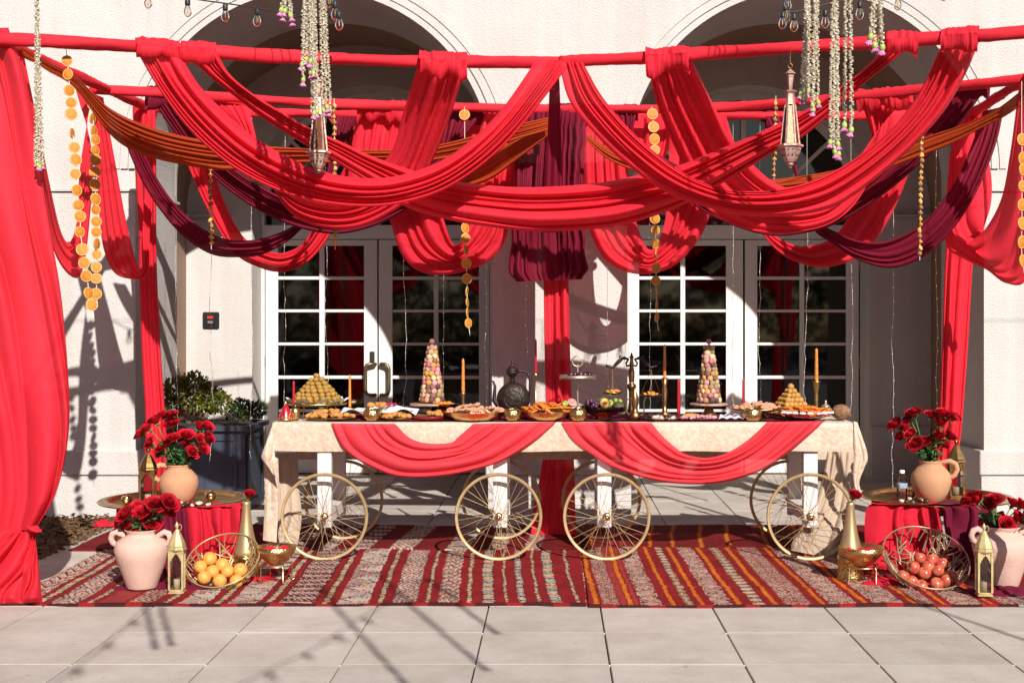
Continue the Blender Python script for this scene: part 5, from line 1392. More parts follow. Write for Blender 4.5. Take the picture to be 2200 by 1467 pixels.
# right end
k = Sc(9.15); c_ = T(1630, 9.15); z = EYE+(HY-879)*k-c_.z; R_ = 55*k
t = thing('pedestal_dish', c_, 'copper pedestal dish of sugared pastries at the right', 'dish')
b = MB(); b.lathe([(.07,0),(.07,.008),(.05,.02),(.045,z-.02),(R_*.6,z-.012),(R_*.96,z-.002),(R_,z+.008),(R_*.96,z+.006),(R_*.6,z),(0,z)], n=44); b.build('dish', M_COPPER, t)
pile('sugared_pastry', RP, strew(c_, R_, z+.006, 44, .042, r, .92), 'rose sugared flaky pastry on the copper pedestal dish', 'pastry', 'sugared pastries on the pedestal dish', r)
P2 = [lump_mesh('pastry', .0235, M_PASTRY2, (1,1,.9), .04, s) for s in range(3)]
c_ = T(1699, 9.36)
for lv in range(7):
    n = 7-lv; sp = []
    for i in range(n):
        for j in range(n):
            if 0 < i < n-1 and 0 < j < n-1 and lv < 5: continue
            x, y = (i-(n-1)/2)*.041, (j-(n-1)/2)*.041
            sp.append((c_.x+x*.8-y*.25, c_.y+y*.8+x*.25, c_.z+.020+lv*.0315))
    pile('pastry', P2, sp, 'round golden pastry, %s tier from the bottom of the smaller pyramid' % ORD[lv], 'pastry', 'pastries of the smaller pyramid', r)
k = Sc(8.99); c_ = T(1731, 8.99); R_ = 58*k; z = 15*k
t = thing('scalloped_plate', c_, 'scalloped red glass plate of orange sweets at the right end', 'plate')
b = MB(); b.lathe([(0,.006),(R_*.5,.006),(R_*.8,z*.5),(R_,z),(R_*.97,z+.002),(R_*.78,z*.5+.005),(R_*.5,.010),(0,.010)], n=96, rad=lambda a, h: 1+.035*math.sin(a*16)*(h > .02)); b.build('glass', mat('red_glass_plate', (.22,.012,.012), .15, coat=.6), t)
b = MB()
for a in np.linspace(3.5, 5.9, 9): b.ball((R_*.92*math.cos(a), R_*.92*math.sin(a), z+.004), .02, 8, 5, (1.2,.5,.5))
b.build('white_doily', M_NAPKIN, t)
pile('coiled_sweet', JM, strew(c_, R_, z, 58, .038, r, .84), 'bright orange coiled sweet on the scalloped red plate', 'sweet', 'coiled sweets on the red plate', r)
t = lathe_thing('silver_pot', T(1774, 9.42), [(.03,0),(.035,.01),(.044,.03),(.046,.045),(.036,.055),(.030,.058)], M_BEIGEMET, 'little silvery lidded pot behind the coconut', 'pot')
b = MB(); b.lathe([(.034,.059),(.026,.072),(.010,.080),(.005,.088),(.010,.096),(.003,.108),(0,.11)], n=18); b.build('lid', M_BEIGEMET, t)
one('coconut', lump_mesh('coconut', .062, M_COCO, (1.05,1,.88), .02, 3, 22, 14), None, T(1807, 9.0)+Vector((0,0,.050)), 'whole brown coconut at the right end of the cart', 'coconut')
# ------------------------------------------------------------------ roses
def rose_mesh(seed, opened):
    r_ = random.Random(seed); b = MB(); NP = 19
    for k in range(NP):
        f = k/(NP-1); phi = k*2.4+r_.uniform(-.25,.25)
        rb = .10+.36*f; rt = .10+(.62+.34*opened)*f**1.15; h = .92-.30*f*opened-.10*f; w = (1.05+.25*r_.random())*(1.3-.45*f)
        pts = []; nu, nv = 7, 6
        for i in range(nu):
            u = i/(nu-1)*2-1
            for j in range(nv):
                v = j/(nv-1); ed = 1-.20*u*u*v-.05*(u**4)
                rad = (rb*math.sin(min(1, v*2.2)*1.57)*(.55+.45*min(1, v*1.6)) + (rt-rb)*v**2.0) + .05*f*opened*(max(0, v-.75)/.25)**2*2
                zz_ = h*v*ed - (.10*f*opened*(max(0, v-.78)/.22)**2)
                q = phi+u*w*(.55+.45*math.sin(min(1, v*1.5)*1.57))
                rad += .02*math.sin(u*5+k)*v
                pts.append((rad*math.cos(q), rad*math.sin(q), zz_-.35))
        b.grid(pts, nu, nv, True)
    me = b.mesh('bloom'); return me
BLOOMS = [rose_mesh(s, o) for s, o in ((1,.45),(2,.05),(3,.25),(4,.6))]
for i, me in enumerate(BLOOMS): me.materials.append(M_ROSE if i % 2 else M_ROSE2)
def calyx_mesh():
    b = MB(); b.lathe([(.03,-.62),(.10,-.52),(.17,-.40),(.20,-.28)], n=8, cap=True)
    for i in range(5):
        a = 6.283*i/5; c_, s_ = math.cos(a), math.sin(a)
        b.add([(.16*c_-.07*s_, .16*s_+.07*c_, -.36), (.16*c_+.07*s_, .16*s_-.07*c_, -.36), (.44*c_, .44*s_, -.38), (.30*c_, .30*s_, -.30)], [(0,1,3),(1,2,3),(2,0,3)])
    me = b.mesh('calyx'); me.materials.append(M_STEM); return me
CALYX = calyx_mesh()
def leaflet_mesh():
    b = MB(); pts = []
    for i in range(7):
        v = i/6; w = .34*math.sin(v*math.pi)**.8*(1-.25*v)
        for j in (-1,0,1): pts.append((j*w, v, .10*abs(j)*math.sin(v*3.14)-.18*v*v))
    b.grid(pts, 7, 3, True); me = b.mesh('leaf'); me.materials.append(M_LEAF); return me
LEAFLET = leaflet_mesh()
def rose(p, size, root, label, group, rnd, face=None, kind=None, leaves=1):
    t = thing('rose', p, label, 'rose', group)
    d = Vector(face) if face else Vector(((p-root).x*1.2+rnd.uniform(-.3,.3)*.1, (p-root).y-.06, (p-root).z*.9+.02))
    d.normalize(); q = d.to_track_quat('Z', 'Y')
    o = mesh_obj('bloom', BLOOMS[rnd.randrange(4) if kind is None else kind], None, t); o.rotation_mode = 'QUATERNION'; o.rotation_quaternion = q; s_ = size*rnd.uniform(.9,1.1); o.scale = (s_, s_, s_)
    o = mesh_obj('calyx', CALYX, None, t); o.rotation_mode = 'QUATERNION'; o.rotation_quaternion = q; o.scale = (s_, s_, s_)
    a = -d*s_*.6; e = root-p; b = MB(); b.tube([a, a*.7+e*.25-d*.03, e*.6+Vector((0,0,.01)), e], .0034, 6); b.build('stem', M_STEM, t)
    for i in range(leaves):
        f = rnd.uniform(.25,.75); o = mesh_obj('leaf', LEAFLET, None, t)
        o.location = a*(1-f)+e*f; o.rotation_euler = (rnd.uniform(-.6,.5), rnd.uniform(-.8,.8), rnd.uniform(0,6.28)); L = rnd.uniform(.045,.075); o.scale = (L, L, L)
r = random.Random(77)
def bouquet(spots, D, root, size, label0, group, leaves=2, dj=.07):
    spots = sorted(spots)
    for i, (px, py) in enumerate(spots):
        label = label0.replace('red rose', 'red rose, %s from the left,' % ORD[i])
        p = P(px, py, D+r.uniform(-dj, dj)); rose(p, size, root+Vector((r.uniform(-.02,.02), r.uniform(-.02,.02), 0)), label, group, r, leaves=leaves)
# ------------------------------------------------------------------ brass tray tables with their things
def tray_table(px, py, D, half, label, leg_m):
    k = Sc(D); c_ = P(px, py, D); R_ = half*k
    t = thing('tray_table', (c_.x, c_.y, 0), label, 'tray table'); z = c_.z
    b = MB(); b.lathe([(0,z-.020),(R_*.80,z-.020),(R_*.84,z-.012),(R_*.87,z+.010),(R_*.985,z+.006),(R_,z),(R_*.99,z-.006),(R_*.87,z+.002),(R_*.83,z-.022),(0,z-.030)], n=72); b.build('tray', M_BRASS, t)
    for i in range(6):
        a = 6.283*i/6+.53; x, y = R_*.72*math.cos(a), R_*.72*math.sin(a)
        b = MB(); b.lathe([(.018,0),(.026,.012),(.030,.035),(.022,.055),(.017,.07),(.027,.09),(.029,.13),(.018,.15),(.024,.17),(.026,z-.16),(.024,z-.03)], (x,y,0), 14); b.build('leg', leg_m, t)
    b = MB(); b.lathe([(R_*.70,z-.08),(R_*.74,z-.08),(R_*.74,z-.031),(R_*.70,z-.031)], n=36, cap=False); b.build('ring_frame', leg_m, t)
    return c_, R_, z-.020
LT, LR_, LZ = tray_table(376, 1072, 8.78, 159, 'round brass tray table at left on turned wooden legs', M_WOODLEG)
RT, RR_, RZ = tray_table(2012, 1066, 8.82, 162, 'round brass tray table at right on turned wooden legs', M_WOODLEG)
def drape(name, label, ea, eb, D, m, cat='cloth', **k):
    o = cloth_mesh(name, ea, eb, D, **k).build(name, m); return tag(o, label, cat)
drape('tray_cloth', 'crimson satin cloth falling from the front of the left tray table', [(400,1090),(400,1104),(404,1160),(410,1215),(420,1262)], [(521,1080),(524,1094),(522,1130),(512,1180),(505,1240)], [8.30,8.28,8.27,8.25,8.22], M_CRIMSON, nf=7, amp=.06, seed=301, nu=60, nv=70, wig=.9)
drape('tray_cloth', 'wine red sheer cloth falling from the left tray table beside the crimson one', [(322,1089),(330,1110),(340,1150),(350,1200),(352,1275)], [(401,1090),(402,1110),(404,1160),(410,1220),(425,1270)], [8.31,8.28,8.26,8.22,8.15], M_WINE, nf=5, amp=.05, seed=303, nu=60, nv=60, wig=.9)
drape('tray_cloth', 'crimson satin cloth falling from the front of the right tray table', [(1878,1080),(1864,1088),(1858,1112),(1858,1160),(1862,1220)], [(2016,1089),(2019,1098),(2026,1140),(2040,1190),(2050,1235)], [8.36,8.32,8.30,8.28,8.24], M_CRIMSON, nf=8, amp=.06, seed=305, nu=60, nv=80, wig=.9)
drape('tray_cloth', 'wine red cloth falling from the right tray table behind the roses', [(2014,1089),(2024,1098),(2030,1140),(2040,1190),(2050,1230)], [(2118,1083),(2124,1094),(2126,1140),(2122,1190),(2118,1235)], [8.32,8.31,8.30,8.28,8.24], M_WINE, nf=5, amp=.05, seed=307, nu=60, nv=60, wig=.9)
def on_tray(name, x0, x1, D0, D1, z, zr, m, seed):
    r_ = np.random.default_rng(seed); b = MB(); pts = []; n, k = 30, 18
    for i in range(n):
        for j in range(k):
            u, v = i/(n-1), j/(k-1); D = D0+(D1-D0)*v; px = x0+(x1-x0)*u
            zz_ = z+.006+(zr-z)*max(0, (v-.62)/.38)**1.2+.010*max(0, math.sin(u*13+v*5+seed))*(1-v*.6)
            pts.append(((px-VX)*D/F, D + .03*math.sin(u*3.14)*-v, zz_))
    b.grid(pts, n, k, True, False); o = b.build(name, m); return o
for nm, lab, a in (('flat_cloth', 'crimson cloth lying flat on the front of the left tray', (396,524,8.74,8.285,LZ,LZ+.034,M_CRIMSON,1)), ('flat_cloth', 'wine red cloth lying flat on the left tray beside the crimson one', (325,400,8.62,8.285,LZ,LZ+.034,M_WINE,2)),
                   ('flat_cloth', 'crimson cloth lying flat on the front of the right tray', (1872,2014,8.76,8.30,RZ,RZ+.034,M_CRIMSON,3)), ('flat_cloth', 'wine red cloth lying flat on the right tray beside the crimson one', (2014,2112,8.72,8.31,RZ,RZ+.034,M_WINE,4))):
    tag(on_tray(nm, *a), lab, 'cloth')
def puddle(name, label, cx, cy, rx, ry, m, seed, h=.035):
    r_ = np.random.default_rng(seed); b = MB(); n, k = 64, 14; c_ = G(cx, cy); pts = []
    ph = r_.uniform(0, 6, 6)
    for i in range(n+1):
        a = 6.283*(i % n)/n; rad = 1+.16*math.sin(2*a+ph[0])+.12*math.sin(3*a+ph[1])+.08*math.sin(5*a+ph[2])
        for j in range(k):
            q = j/(k-1)
            z = .017+h*(1-q**3)*max(0, .5+.5*math.sin(a*5+q*6+ph[3])*math.sin(q*7+ph[4]+a*2)) if j < k-1 else .012
            pts.append((c_.x+rx*rad*q*math.cos(a), c_.y+ry*rad*q*math.sin(a), z))
    b.grid(pts, n+1, k, True); o = b.build(name, m); return tag(o, label, 'cloth')
puddle('rumpled_cloth', 'wine red cloth rumpled on the rug under the left pink urn', 352, 1268, .30, .13, M_WINE, 2)
puddle('rumpled_cloth', 'crimson cloth rumpled on the rug behind the basket of oranges', 500, 1250, .24, .10, M_CRIMSON, 3)
puddle('rumpled_cloth', 'crimson cloth rumpled on the rug under the basket of apples', 1966, 1256, .36, .11, M_CRIMSON, 4, .045)
puddle('rumpled_cloth', 'wine red cloth rumpled on the rug under the right pink urn', 2150, 1275, .26, .13, M_WINE, 5)
puddle('rumpled_cloth', 'small crimson cloth heap on the slab edge beside the mulch', 222, 1132, .09, .07, M_CRIMSON, 6, .05)
# jugs on the trays
def jug(px, D, ybase, ytop, half, label, side):
    k = Sc(D); c_ = P(px, ybase, D); H = (ybase-ytop)*k; Rr = half*k
    t = thing('terracotta_jug', (c_.x, c_.y, LZ+.003 if px < 1000 else RZ+.003), label, 'jug')
    b = MB(); b.lathe([(Rr*.52,0),(Rr*.60,.006),(Rr*.86,H*.24),(Rr,H*.50),(Rr*.93,H*.68),(Rr*.68,H*.83),(Rr*.54,H*.90),(Rr*.55,H*.96),(Rr*.62,H),(Rr*.56,H*.995),(Rr*.48,H*.92),(Rr*.6,H*.82)], n=36, cap=False); b.lathe([(0,.001),(Rr*.55,.001)], n=24, cap=False); b.build('body', M_TERRA, t)
    b = MB(); s_ = side
    b.tube([(s_*Rr*.55,-.02,H*.96),(s_*Rr*.85,-.04,H*1.0),(s_*Rr*1.12,-.05,H*.93),(s_*Rr*1.2,-.05,H*.80),(s_*Rr*1.08,-.05,H*.66),(s_*Rr*.92,-.04,H*.60)], [.014,.018,.019,.018,.017,.016], 10); b.build('handle', M_TERRA, t)
    return Vector((c_.x, c_.y, t.location.z+H*.93))
jr = jug(384, 8.70, 1074, 990, 42, 'tan terracotta jug of roses on the left brass tray', -1)
jr2 = jug(2000, 8.72, 1071, 984, 43, 'tan terracotta jug of roses on the right brass tray', 1)
bouquet([(302,931),(317,919),(322,952),(334,904),(349,892),(366,893),(346,962),(371,941),(361,951),(393,952),(428,918),(445,917),(431,944),(446,942),(435,962),(413,971),(369,911),(347,974),(400,935)], 8.68, jr, .064, 'red rose in the terracotta jug on the left brass tray', 'roses of the left jug', 5)
bouquet([(1964,887),(2000,892),(2023,889),(2040,894),(2051,896),(1924,912),(1946,918),(1956,933),(1937,938),(1966,954),(2015,938),(2040,938),(2002,958),(2018,909),(1953,900),(2025,955),(1985,950)], 8.7, jr2, .064, 'red rose in the terracotta jug on the right brass tray', 'roses of the right jug', 5)
# pale urns on the floor
def urn(px, ybase, ytop, half, label, D):
    k = Sc(D); c_ = P(px, ybase, D); H = (ybase-ytop)*k; Rr = half*k
    t = thing('clay_urn', (c_.x, c_.y, .03), label, 'urn')
    b = MB(); b.lathe([(Rr*.54,0),(Rr*.57,.008),(Rr*.70,H*.22),(Rr*.92,H*.50),(Rr,H*.66),(Rr*.92,H*.79),(Rr*.66,H*.87),(Rr*.54,H*.905),(Rr*.53,H*.94),(Rr*.62,H*.985),(Rr*.63,H),(Rr*.57,H*.995),(Rr*.47,H*.93),(Rr*.55,H*.85)], n=44, cap=False); b.build('body', M_PINKPOT, t)
    for s_ in (-1, 1):
        b = MB(); b.tube([(s_*Rr*.62,-.01,H*.885),(s_*Rr*.88,-.02,H*.955),(s_*Rr*1.03,-.025,H*.93),(s_*Rr*1.10,-.025,H*.85),(s_*Rr*1.04,-.02,H*.77),(s_*Rr*.95,-.015,H*.74)], [.016,.019,.019,.018,.018,.017], 10); b.build('handle', M_PINKPOT, t)
    return Vector((c_.x, c_.y, .03+H*.93))
ur = urn(305, 1270, 1145, 58, 'pale pink clay urn of roses on the rug at left', 7.80)
ur2 = urn(2152, 1268, 1140, 62, 'pale pink clay urn of roses on the rug at right', 7.85)
bouquet([(294,1092),(258,1118),(278,1128),(324,1121),(356,1098),(363,1080),(304,1102),(294,1141),(334,1084),(270,1106)], 7.78, ur, .070, 'red rose in the pale urn at the left', 'roses of the left urn', 4, .05)
bouquet([(2100,1072),(2084,1074),(2136,1074),(2177,1082),(2196,1086),(2123,1120),(2161,1128),(2186,1112),(2143,1115),(2130,1088),(2205,1110)], 7.83, ur2, .070, 'red rose in the pale urn at the right', 'roses of the right urn', 4, .05)
# arched lanterns
M_LANT = mat('antique_gold_lantern', (.52,.41,.20), .45, .5, var=.2, vscale=16, bump=.25, bscale=130)
def lantern(px, D, ybase, ytop, half, label, onz, dark=False):
    k = Sc(D); c_ = P(px, ybase, D); H = (ybase-ytop)*k; w = half*k
    t = thing('arched_lantern', (c_.x, c_.y, onz), label, 'lantern', rz=.12 if px < 1000 else -.1); m = M_BRASSDK if dark else M_LANT
    b = MB(); b.box((-w*1.02,-w*1.02,0),(w*1.02,w*1.02,.010),.003); b.box((-w*.9,-w*.9,.0105),(w*.9,w*.9,.022),.003); b.build('base', m, t)
    h1 = H*.60
    for sx in (-1,1):
        for sy in (-1,1):
            b = MB(); b.box((sx*w*.86-.006*1, sy*w*.86-.006, .0225), (sx*w*.86+.006, sy*w*.86+.006, h1)); b.build('corner_post', m, t)
    for a in range(4):                               # arched plates between the posts
        rot = Matrix.Rotation(a*math.pi/2, 4, 'Z'); n = 14; pts = []; y = -w*.86
        for i in range(n+1):
            u = i/n*2-1; x = u*(w*.86-.0065); za = h1-.012-(h1*.20)*abs(u)**1.6-.010*abs(math.sin(u*9.4))
            pts += [(x, y, h1), (x, y, za), (x, y+.003, za), (x, y+.003, h1)]
        b = MB(); b.grid([rot @ Vector(p_) for p_ in pts], n+1, 4, False); b.build('arch_plate', m, t)
        b = MB(); b.add([rot @ Vector(p_) for p_ in ((-w*.84, y+.006, .023), (w*.84, y+.006, .023), (w*.84, y+.006, h1-.004), (-w*.84, y+.006, h1-.004))], [(0,1,2,3)]); b.build('glass_pane', M_LGLASS, t)
    b = MB(); b.lathe([(w*1.26,h1),(w*1.30,h1+.006),(w*1.26,h1+.014),(w*1.16,h1+.020),(w*1.20,h1+H*.06),(w*1.02,h1+H*.12),(w*.62,h1+H*.21),(w*.26,h1+H*.275),(w*.16,h1+H*.29)], n=8, smooth=False); b.build('roof', m, t)
    b = MB(); b.lathe([(w*.13,h1+H*.291),(w*.10,h1+H*.30),(w*.32,h1+H*.33),(w*.22,h1+H*.36),(w*.08,h1+H*.385),(0,h1+H*.40)], n=12); b.build('finial', m, t)
    b = MB(); b.tube([(.012*math.cos(a)+w*.35, 0, h1+H*.315+.018*math.sin(a)) for a in np.linspace(0,6.283,14)[:-1]], .0022, 6, closed=True); b.build('ring', m, t)
    b = MB(); b.lathe([(0,.0225),(w*.42,.0225),(w*.42,.0225+H*.13),(w*.36,.0225+H*.135),(0,.0225+H*.128)], n=18)
    o = b.build('pillar_candle', M_WAX, None); o.location = t.location; tag(o, 'ivory candle inside '+label.split(',')[0].replace('gold arched ', 'the ').replace('dark brass arched ', 'the dark '), 'candle')
lantern(380, 7.68, 1283, 1130, 16, 'gold arched lantern standing on the rug at left', .022)
lantern(2114, 7.60, 1290, 1134, 16, 'gold arched lantern standing on the rug at right', .022)
lantern(318, 8.60, 1077, 950, 16, 'dark brass arched lantern on the left tray', LZ+.002, True)
lantern(2054, 8.86, 1064, 935, 16, 'dark brass arched lantern on the right tray', RZ+.002, True)
# gold ball votives, dates, bottle on the trays
def ball_votive(px, py, D, z, label):
    t = thing('ball_votive', (P(px,py,D).x, D, z+.002), label, 'votive holder'); b = MB()
    b.lathe([(.016,0),(.030,.010),(.037,.030),(.033,.050),(.024,.060),(.022,.058),(.031,.046),(.034,.03),(.02,.006)], n=26); b.build('shell', mat('mirror_gold', (.80,.58,.28), .12, 1.0), t)
ball_votive(272, 1073, 8.66, LZ, 'shiny gold ball votive at the left of the left tray')
ball_votive(452, 1063, 8.84, LZ, 'shiny gold ball votive at the right of the left tray')
ball_votive(1957, 1062, 8.84, RZ, 'pale ball votive behind the bottle on the right tray')
def strewn_dates(pxa, pxb, py, D, z, label, group):
    for i in range(16):
        o = mesh_obj('date', DM[r.choice((0,1,2,3))], None); o.location = (P(r.uniform(pxa,pxb),py,D).x, D+r.uniform(-.04,.04), z+.018+r.uniform(0,.02)); o.rotation_euler = (r.uniform(-.4,.4), r.uniform(-.4,.4), r.uniform(0,6.28)); tag(o, label, 'date', group)
strewn_dates(378, 462, 1076, 8.42, LZ+.012, 'stuffed date on the crimson cloth of the left tray', 'dates on the left tray')
strewn_dates(1936, 1990, 1070, 8.50, RZ+.012, 'stuffed date on the crimson cloth of the right tray', 'dates on the right tray')
t = thing('water_bottle', (P(1938,1060,8.72).x, 8.72, RZ+.002), 'clear plastic water bottle with a blue label on the right tray', 'bottle')
b = MB(); b.lathe([(.030,0),(.034,.006),(.034,.03),(.031,.034),(.034,.04),(.034,.055),(.031,.06),(.034,.066),(.034,.128),(.030,.148),(.018,.172),(.0135,.182),(.0135,.192)], n=24); b.build('bottle_body', M_CLEAR, t)
b = MB(); b.lathe([(.0347,.088),(.0349,.0885),(.0349,.122),(.0347,.1225)], n=24, cap=False); b.build('label_band', mat('blue_label', (.05,.16,.32), .4, col2=(.45,.5,.55), vscale=40), t)
b = MB(); b.lathe([(.0165,.186),(.017,.188),(.017,.205),(.015,.207),(0,.207)], n=20); b.build('cap', mat('white_cap', (.75,.75,.75), .4), t)
b = MB(); b.lathe([(.0325,.003),(.0325,.06),(0,.06)], n=20); b.build('water', glass_mat('water', (.92,.95,.96), 1.0, 1.33), t)
# trumpet vases with one rose, hammered bowls on wire stands
M_SATINGOLD = mat('satin_gold', (.58,.42,.22), .36, .75, var=.08, vscale=5)
def trumpet(px, D, label, stand_label):
    x = P(px, 0, D).x
    s_ = thing('pierced_stand', (x, D, .012), stand_label, 'stand')
    b = MB(); b.lathe([(.080,0),(.083,.006),(.078,.02),(.078,.125),(.083,.14),(.078,.145),(.03,.145)], n=36); b.build('drum', M_PIERCED, s_)
    t = thing('trumpet_vase', (x, D, .158), label, 'vase')
    b = MB(); b.lathe([(.070,0),(.074,.010),(.071,.03),(.058,.09),(.044,.15),(.033,.22),(.027,.28),(.025,.32),(.027,.335),(.022,.335),(.020,.30)], n=36); b.build('body', M_SATINGOLD, t)
    rose(Vector((x+.02, D-.01, .158+.375)), .058, Vector((x, D, .36)), 'single red rose in the trumpet vase %s' % ('left of the cart' if px < 1000 else 'right of the cart'), None, r, (.25,-.42,.85), 1, 0)
trumpet(529, 8.16, 'tall satin gold trumpet vase left of the cart', 'pierced brass drum under the left trumpet vase')
trumpet(1827, 8.12, 'tall satin gold trumpet vase right of the cart', 'pierced brass drum under the right trumpet vase')
PETALS = flat_mesh('petal', M_ROSE2, 5, .016)
def bowl_stand(px, D, half, zrim, side):
    x = P(px, 0, D).x; Rr = half*Sc(D)
    s_ = thing('wire_stand', (x, D, .012), 'gold wire stand under the hammered bowl at %s' % side, 'stand')
    b = MB(); b.tube([(Rr*.78*math.cos(a), Rr*.78*math.sin(a), .105) for a in np.linspace(0,6.283,30)[:-1]], .0045, 7, closed=True); b.build('ring', M_GOLD, s_)
    for i in range(4):
        a = .6+i*1.571; c_, q = math.cos(a), math.sin(a)
        b = MB(); b.tube([(Rr*.78*c_,Rr*.78*q,.105),(Rr*.82*c_,Rr*.82*q,.095),(Rr*.82*c_,Rr*.82*q,.008),(Rr*.88*c_,Rr*.88*q,.003),(Rr*.94*c_,Rr*.94*q,.010)], .0042, 7); b.build('leg', M_GOLD, s_)
    h = zrim-.118
    t = thing('hammered_bowl', (x, D, .118), 'hammered gold bowl of rose petals at %s' % side, 'bowl')
    b = MB(); b.lathe([(.0,0),(Rr*.30,.0),(Rr*.62,h*.28),(Rr*.88,h*.62),(Rr,h),(Rr*.975,h),(Rr*.85,h*.63),(Rr*.6,h*.33),(0,h*.10)], n=48); b.build('shell', M_HAMMER, t)
    for i in range(26):
        q, a = math.sqrt(r.random()), r.uniform(0,6.283); o = mesh_obj('petal', PETALS, None); o.location = (x+Rr*.72*q*math.cos(a), D+Rr*.72*q*math.sin(a), .118+h*.72+r.uniform(0,.014)); o.rotation_euler = (r.uniform(-.7,.7), r.uniform(-.7,.7), r.uniform(0,6.28))
        tag(o, 'loose red rose petal in the hammered bowl at %s' % side, 'petal', 'petals in the bowl at %s' % side)
bowl_stand(594, 8.05, 43, .232, 'left')
bowl_stand(1852, 8.02, 48, .235, 'right')
# wire baskets with fruit
def basket(px, py, D, half, tilt, yaw, label, m):
    k = Sc(D); Rr = half*k; c_ = P(px, py, D); dep = Rr*.72
    t = thing('wire_basket', c_, label, 'basket')
    M = Matrix.Rotation(yaw, 4, 'Z') @ Matrix.Rotation(tilt, 4, 'X')
    def S(u, v):
        q = min(1, math.hypot(u, v)); return M @ Vector((u*Rr, v*Rr, -dep*(1-q*q)**.62 if q < 1 else 0))
    r_ = random.Random(1990); b = MB(); b.tube([M @ Vector((Rr*math.cos(a), Rr*math.sin(a), 0)) for a in np.linspace(0,6.283,56)[:-1]], .0048, 7, closed=True); b.build('rim', m, t)
    b = MB()
    for i in range(175):
        a = r_.uniform(0,6.283); q = math.sqrt(r_.uniform(.02,1)); d = r_.uniform(0,3.14); L = r_.uniform(.22,.5)
        u0, v0 = q*math.cos(a), q*math.sin(a); pts = []
        for s_ in (-.5,0,.5):
            u, v = u0+L*s_*math.cos(d), v0+L*s_*math.sin(d); g = math.hypot(u, v)
            if g > 1: u, v = u/g, v/g
            pts.append(S(u, v))
        b.tube(pts, .0040, 5)
    b.build('wire_mesh', m, t)
    return c_, Rr, dep, M
M_ROSEGOLD = mat('bronze_wire', (.33,.22,.14), .35, .5)
M_WIREGOLD = mat('gold_wire', (.44,.30,.14), .35, .5)
bc, bR, bd, bM = basket(478, 1202, 7.95, 79, R(36), R(-8), 'gold wire basket of oranges tilted towards the viewer', M_WIREGOLD)
ac, aR, ad, aM = basket(1990, 1196, 7.93, 92, R(36), R(6), 'bronze wire basket of apples tilted towards the viewer', M_ROSEGOLD)
M_ORANGE_F = mat('orange_peel', (.68,.30,.06), .45, var=.08, vscale=12, bump=.35, bscale=170)
def orange_mesh():
    b = MB(); b.ball((0,0,0), .042, 22, 16, (1,1,.96)); me = b.mesh('orange'); me.materials.append(M_ORANGE_F); return me
ORM = orange_mesh()
def navel_mesh():
    b = MB(); b.lathe([(0,.0405),(.004,.0412),(.0065,.0400)], n=10, cap=False); me = b.mesh('navel'); me.materials.append(mat('orange_stem_end', (.42,.20,.03), .7)); return me
NAV = navel_mesh()
def apple_mesh():
    prof = []
    for i in range(15):
        a = -math.pi/2+math.pi*i/14; rr = .041*math.cos(a)*(1+.08*math.sin(a)); z = .037*math.sin(a)
        if i == 14: rr, z = .0, .022
        if i == 13: rr, z = .010, .031
        if i == 0: rr, z = 0, -.031
        prof.append((rr, z))
    b = MB(); b.lathe(prof, n=24); me = b.mesh('apple')
    m = mat('blushed_apple', (.40,.018,.028), .28, col2=(.50,.17,.07), vscale=30, coat=.35, detail=6); me.materials.append(m); return me
APM = apple_mesh()
def apple_stem():
    b = MB(); b.tube([(0,0,.020),(.001,0,.034),(.004,0,.044)], .0014, 5); me = b.mesh('stalk'); me.materials.append(M_DATE); return me
AST = apple_stem()
for i, (px, py) in enumerate(sorted([(431,1217),(451,1200),(457,1227),(478,1213),(489,1226),(516,1224),(439,1240),(472,1247),(508,1248)])):
    t = thing('orange', P(px, py, 7.93-(py-1215)*.0019), 'bright orange, %s from the left in the tilted wire basket' % ORD[i], 'orange', 'oranges in the basket')
    e = (r.uniform(.6,1.5), r.uniform(-.6,.6), r.uniform(0,1))
    for nme, me in (('peel', ORM), ('navel', NAV)):
        o = mesh_obj(nme, me, None, t); o.rotation_euler = e; o.scale = [1.0+.04*(i % 3-1)]*3
for i, (px, py) in enumerate(sorted([(1976,1198),(2002,1202),(1963,1219),(1941,1237),(1986,1231),(1994,1217),(2023,1210),(2015,1226),(2043,1236),(1959,1249),(1979,1258),(2012,1254),(2033,1247)])):
    t = thing('apple', P(px, py, 7.90-(py-1215)*.0019), 'red and yellow apple, %s from the left in the tilted basket' % ORD[i], 'apple', 'apples in the basket')
    e = (r.uniform(-.2,1.2), r.uniform(-.6,.6), r.uniform(0,6))
    for nme, me in (('flesh', APM), ('stalk', AST)):
        o = mesh_obj(nme, me, None, t); o.rotation_euler = e; o.scale = [.98+.04*(i % 3-1)]*3
for i, (px, py) in enumerate([(585,1232),(578,1245),(592,1240),(560,1255),(1905,1250),(1880,1240),(2090,1250)]):
    o = mesh_obj('petal', PETALS, None); g_ = G(px, py); o.location = (g_.x, g_.y, .03); o.scale = (1.6,1.6,1.6); o.rotation_euler = (r.uniform(-.5,.5), r.uniform(-.5,.5), r.uniform(0,6))
    tag(o, 'fallen red rose petal on the rug', 'petal', 'fallen petals on the rug')

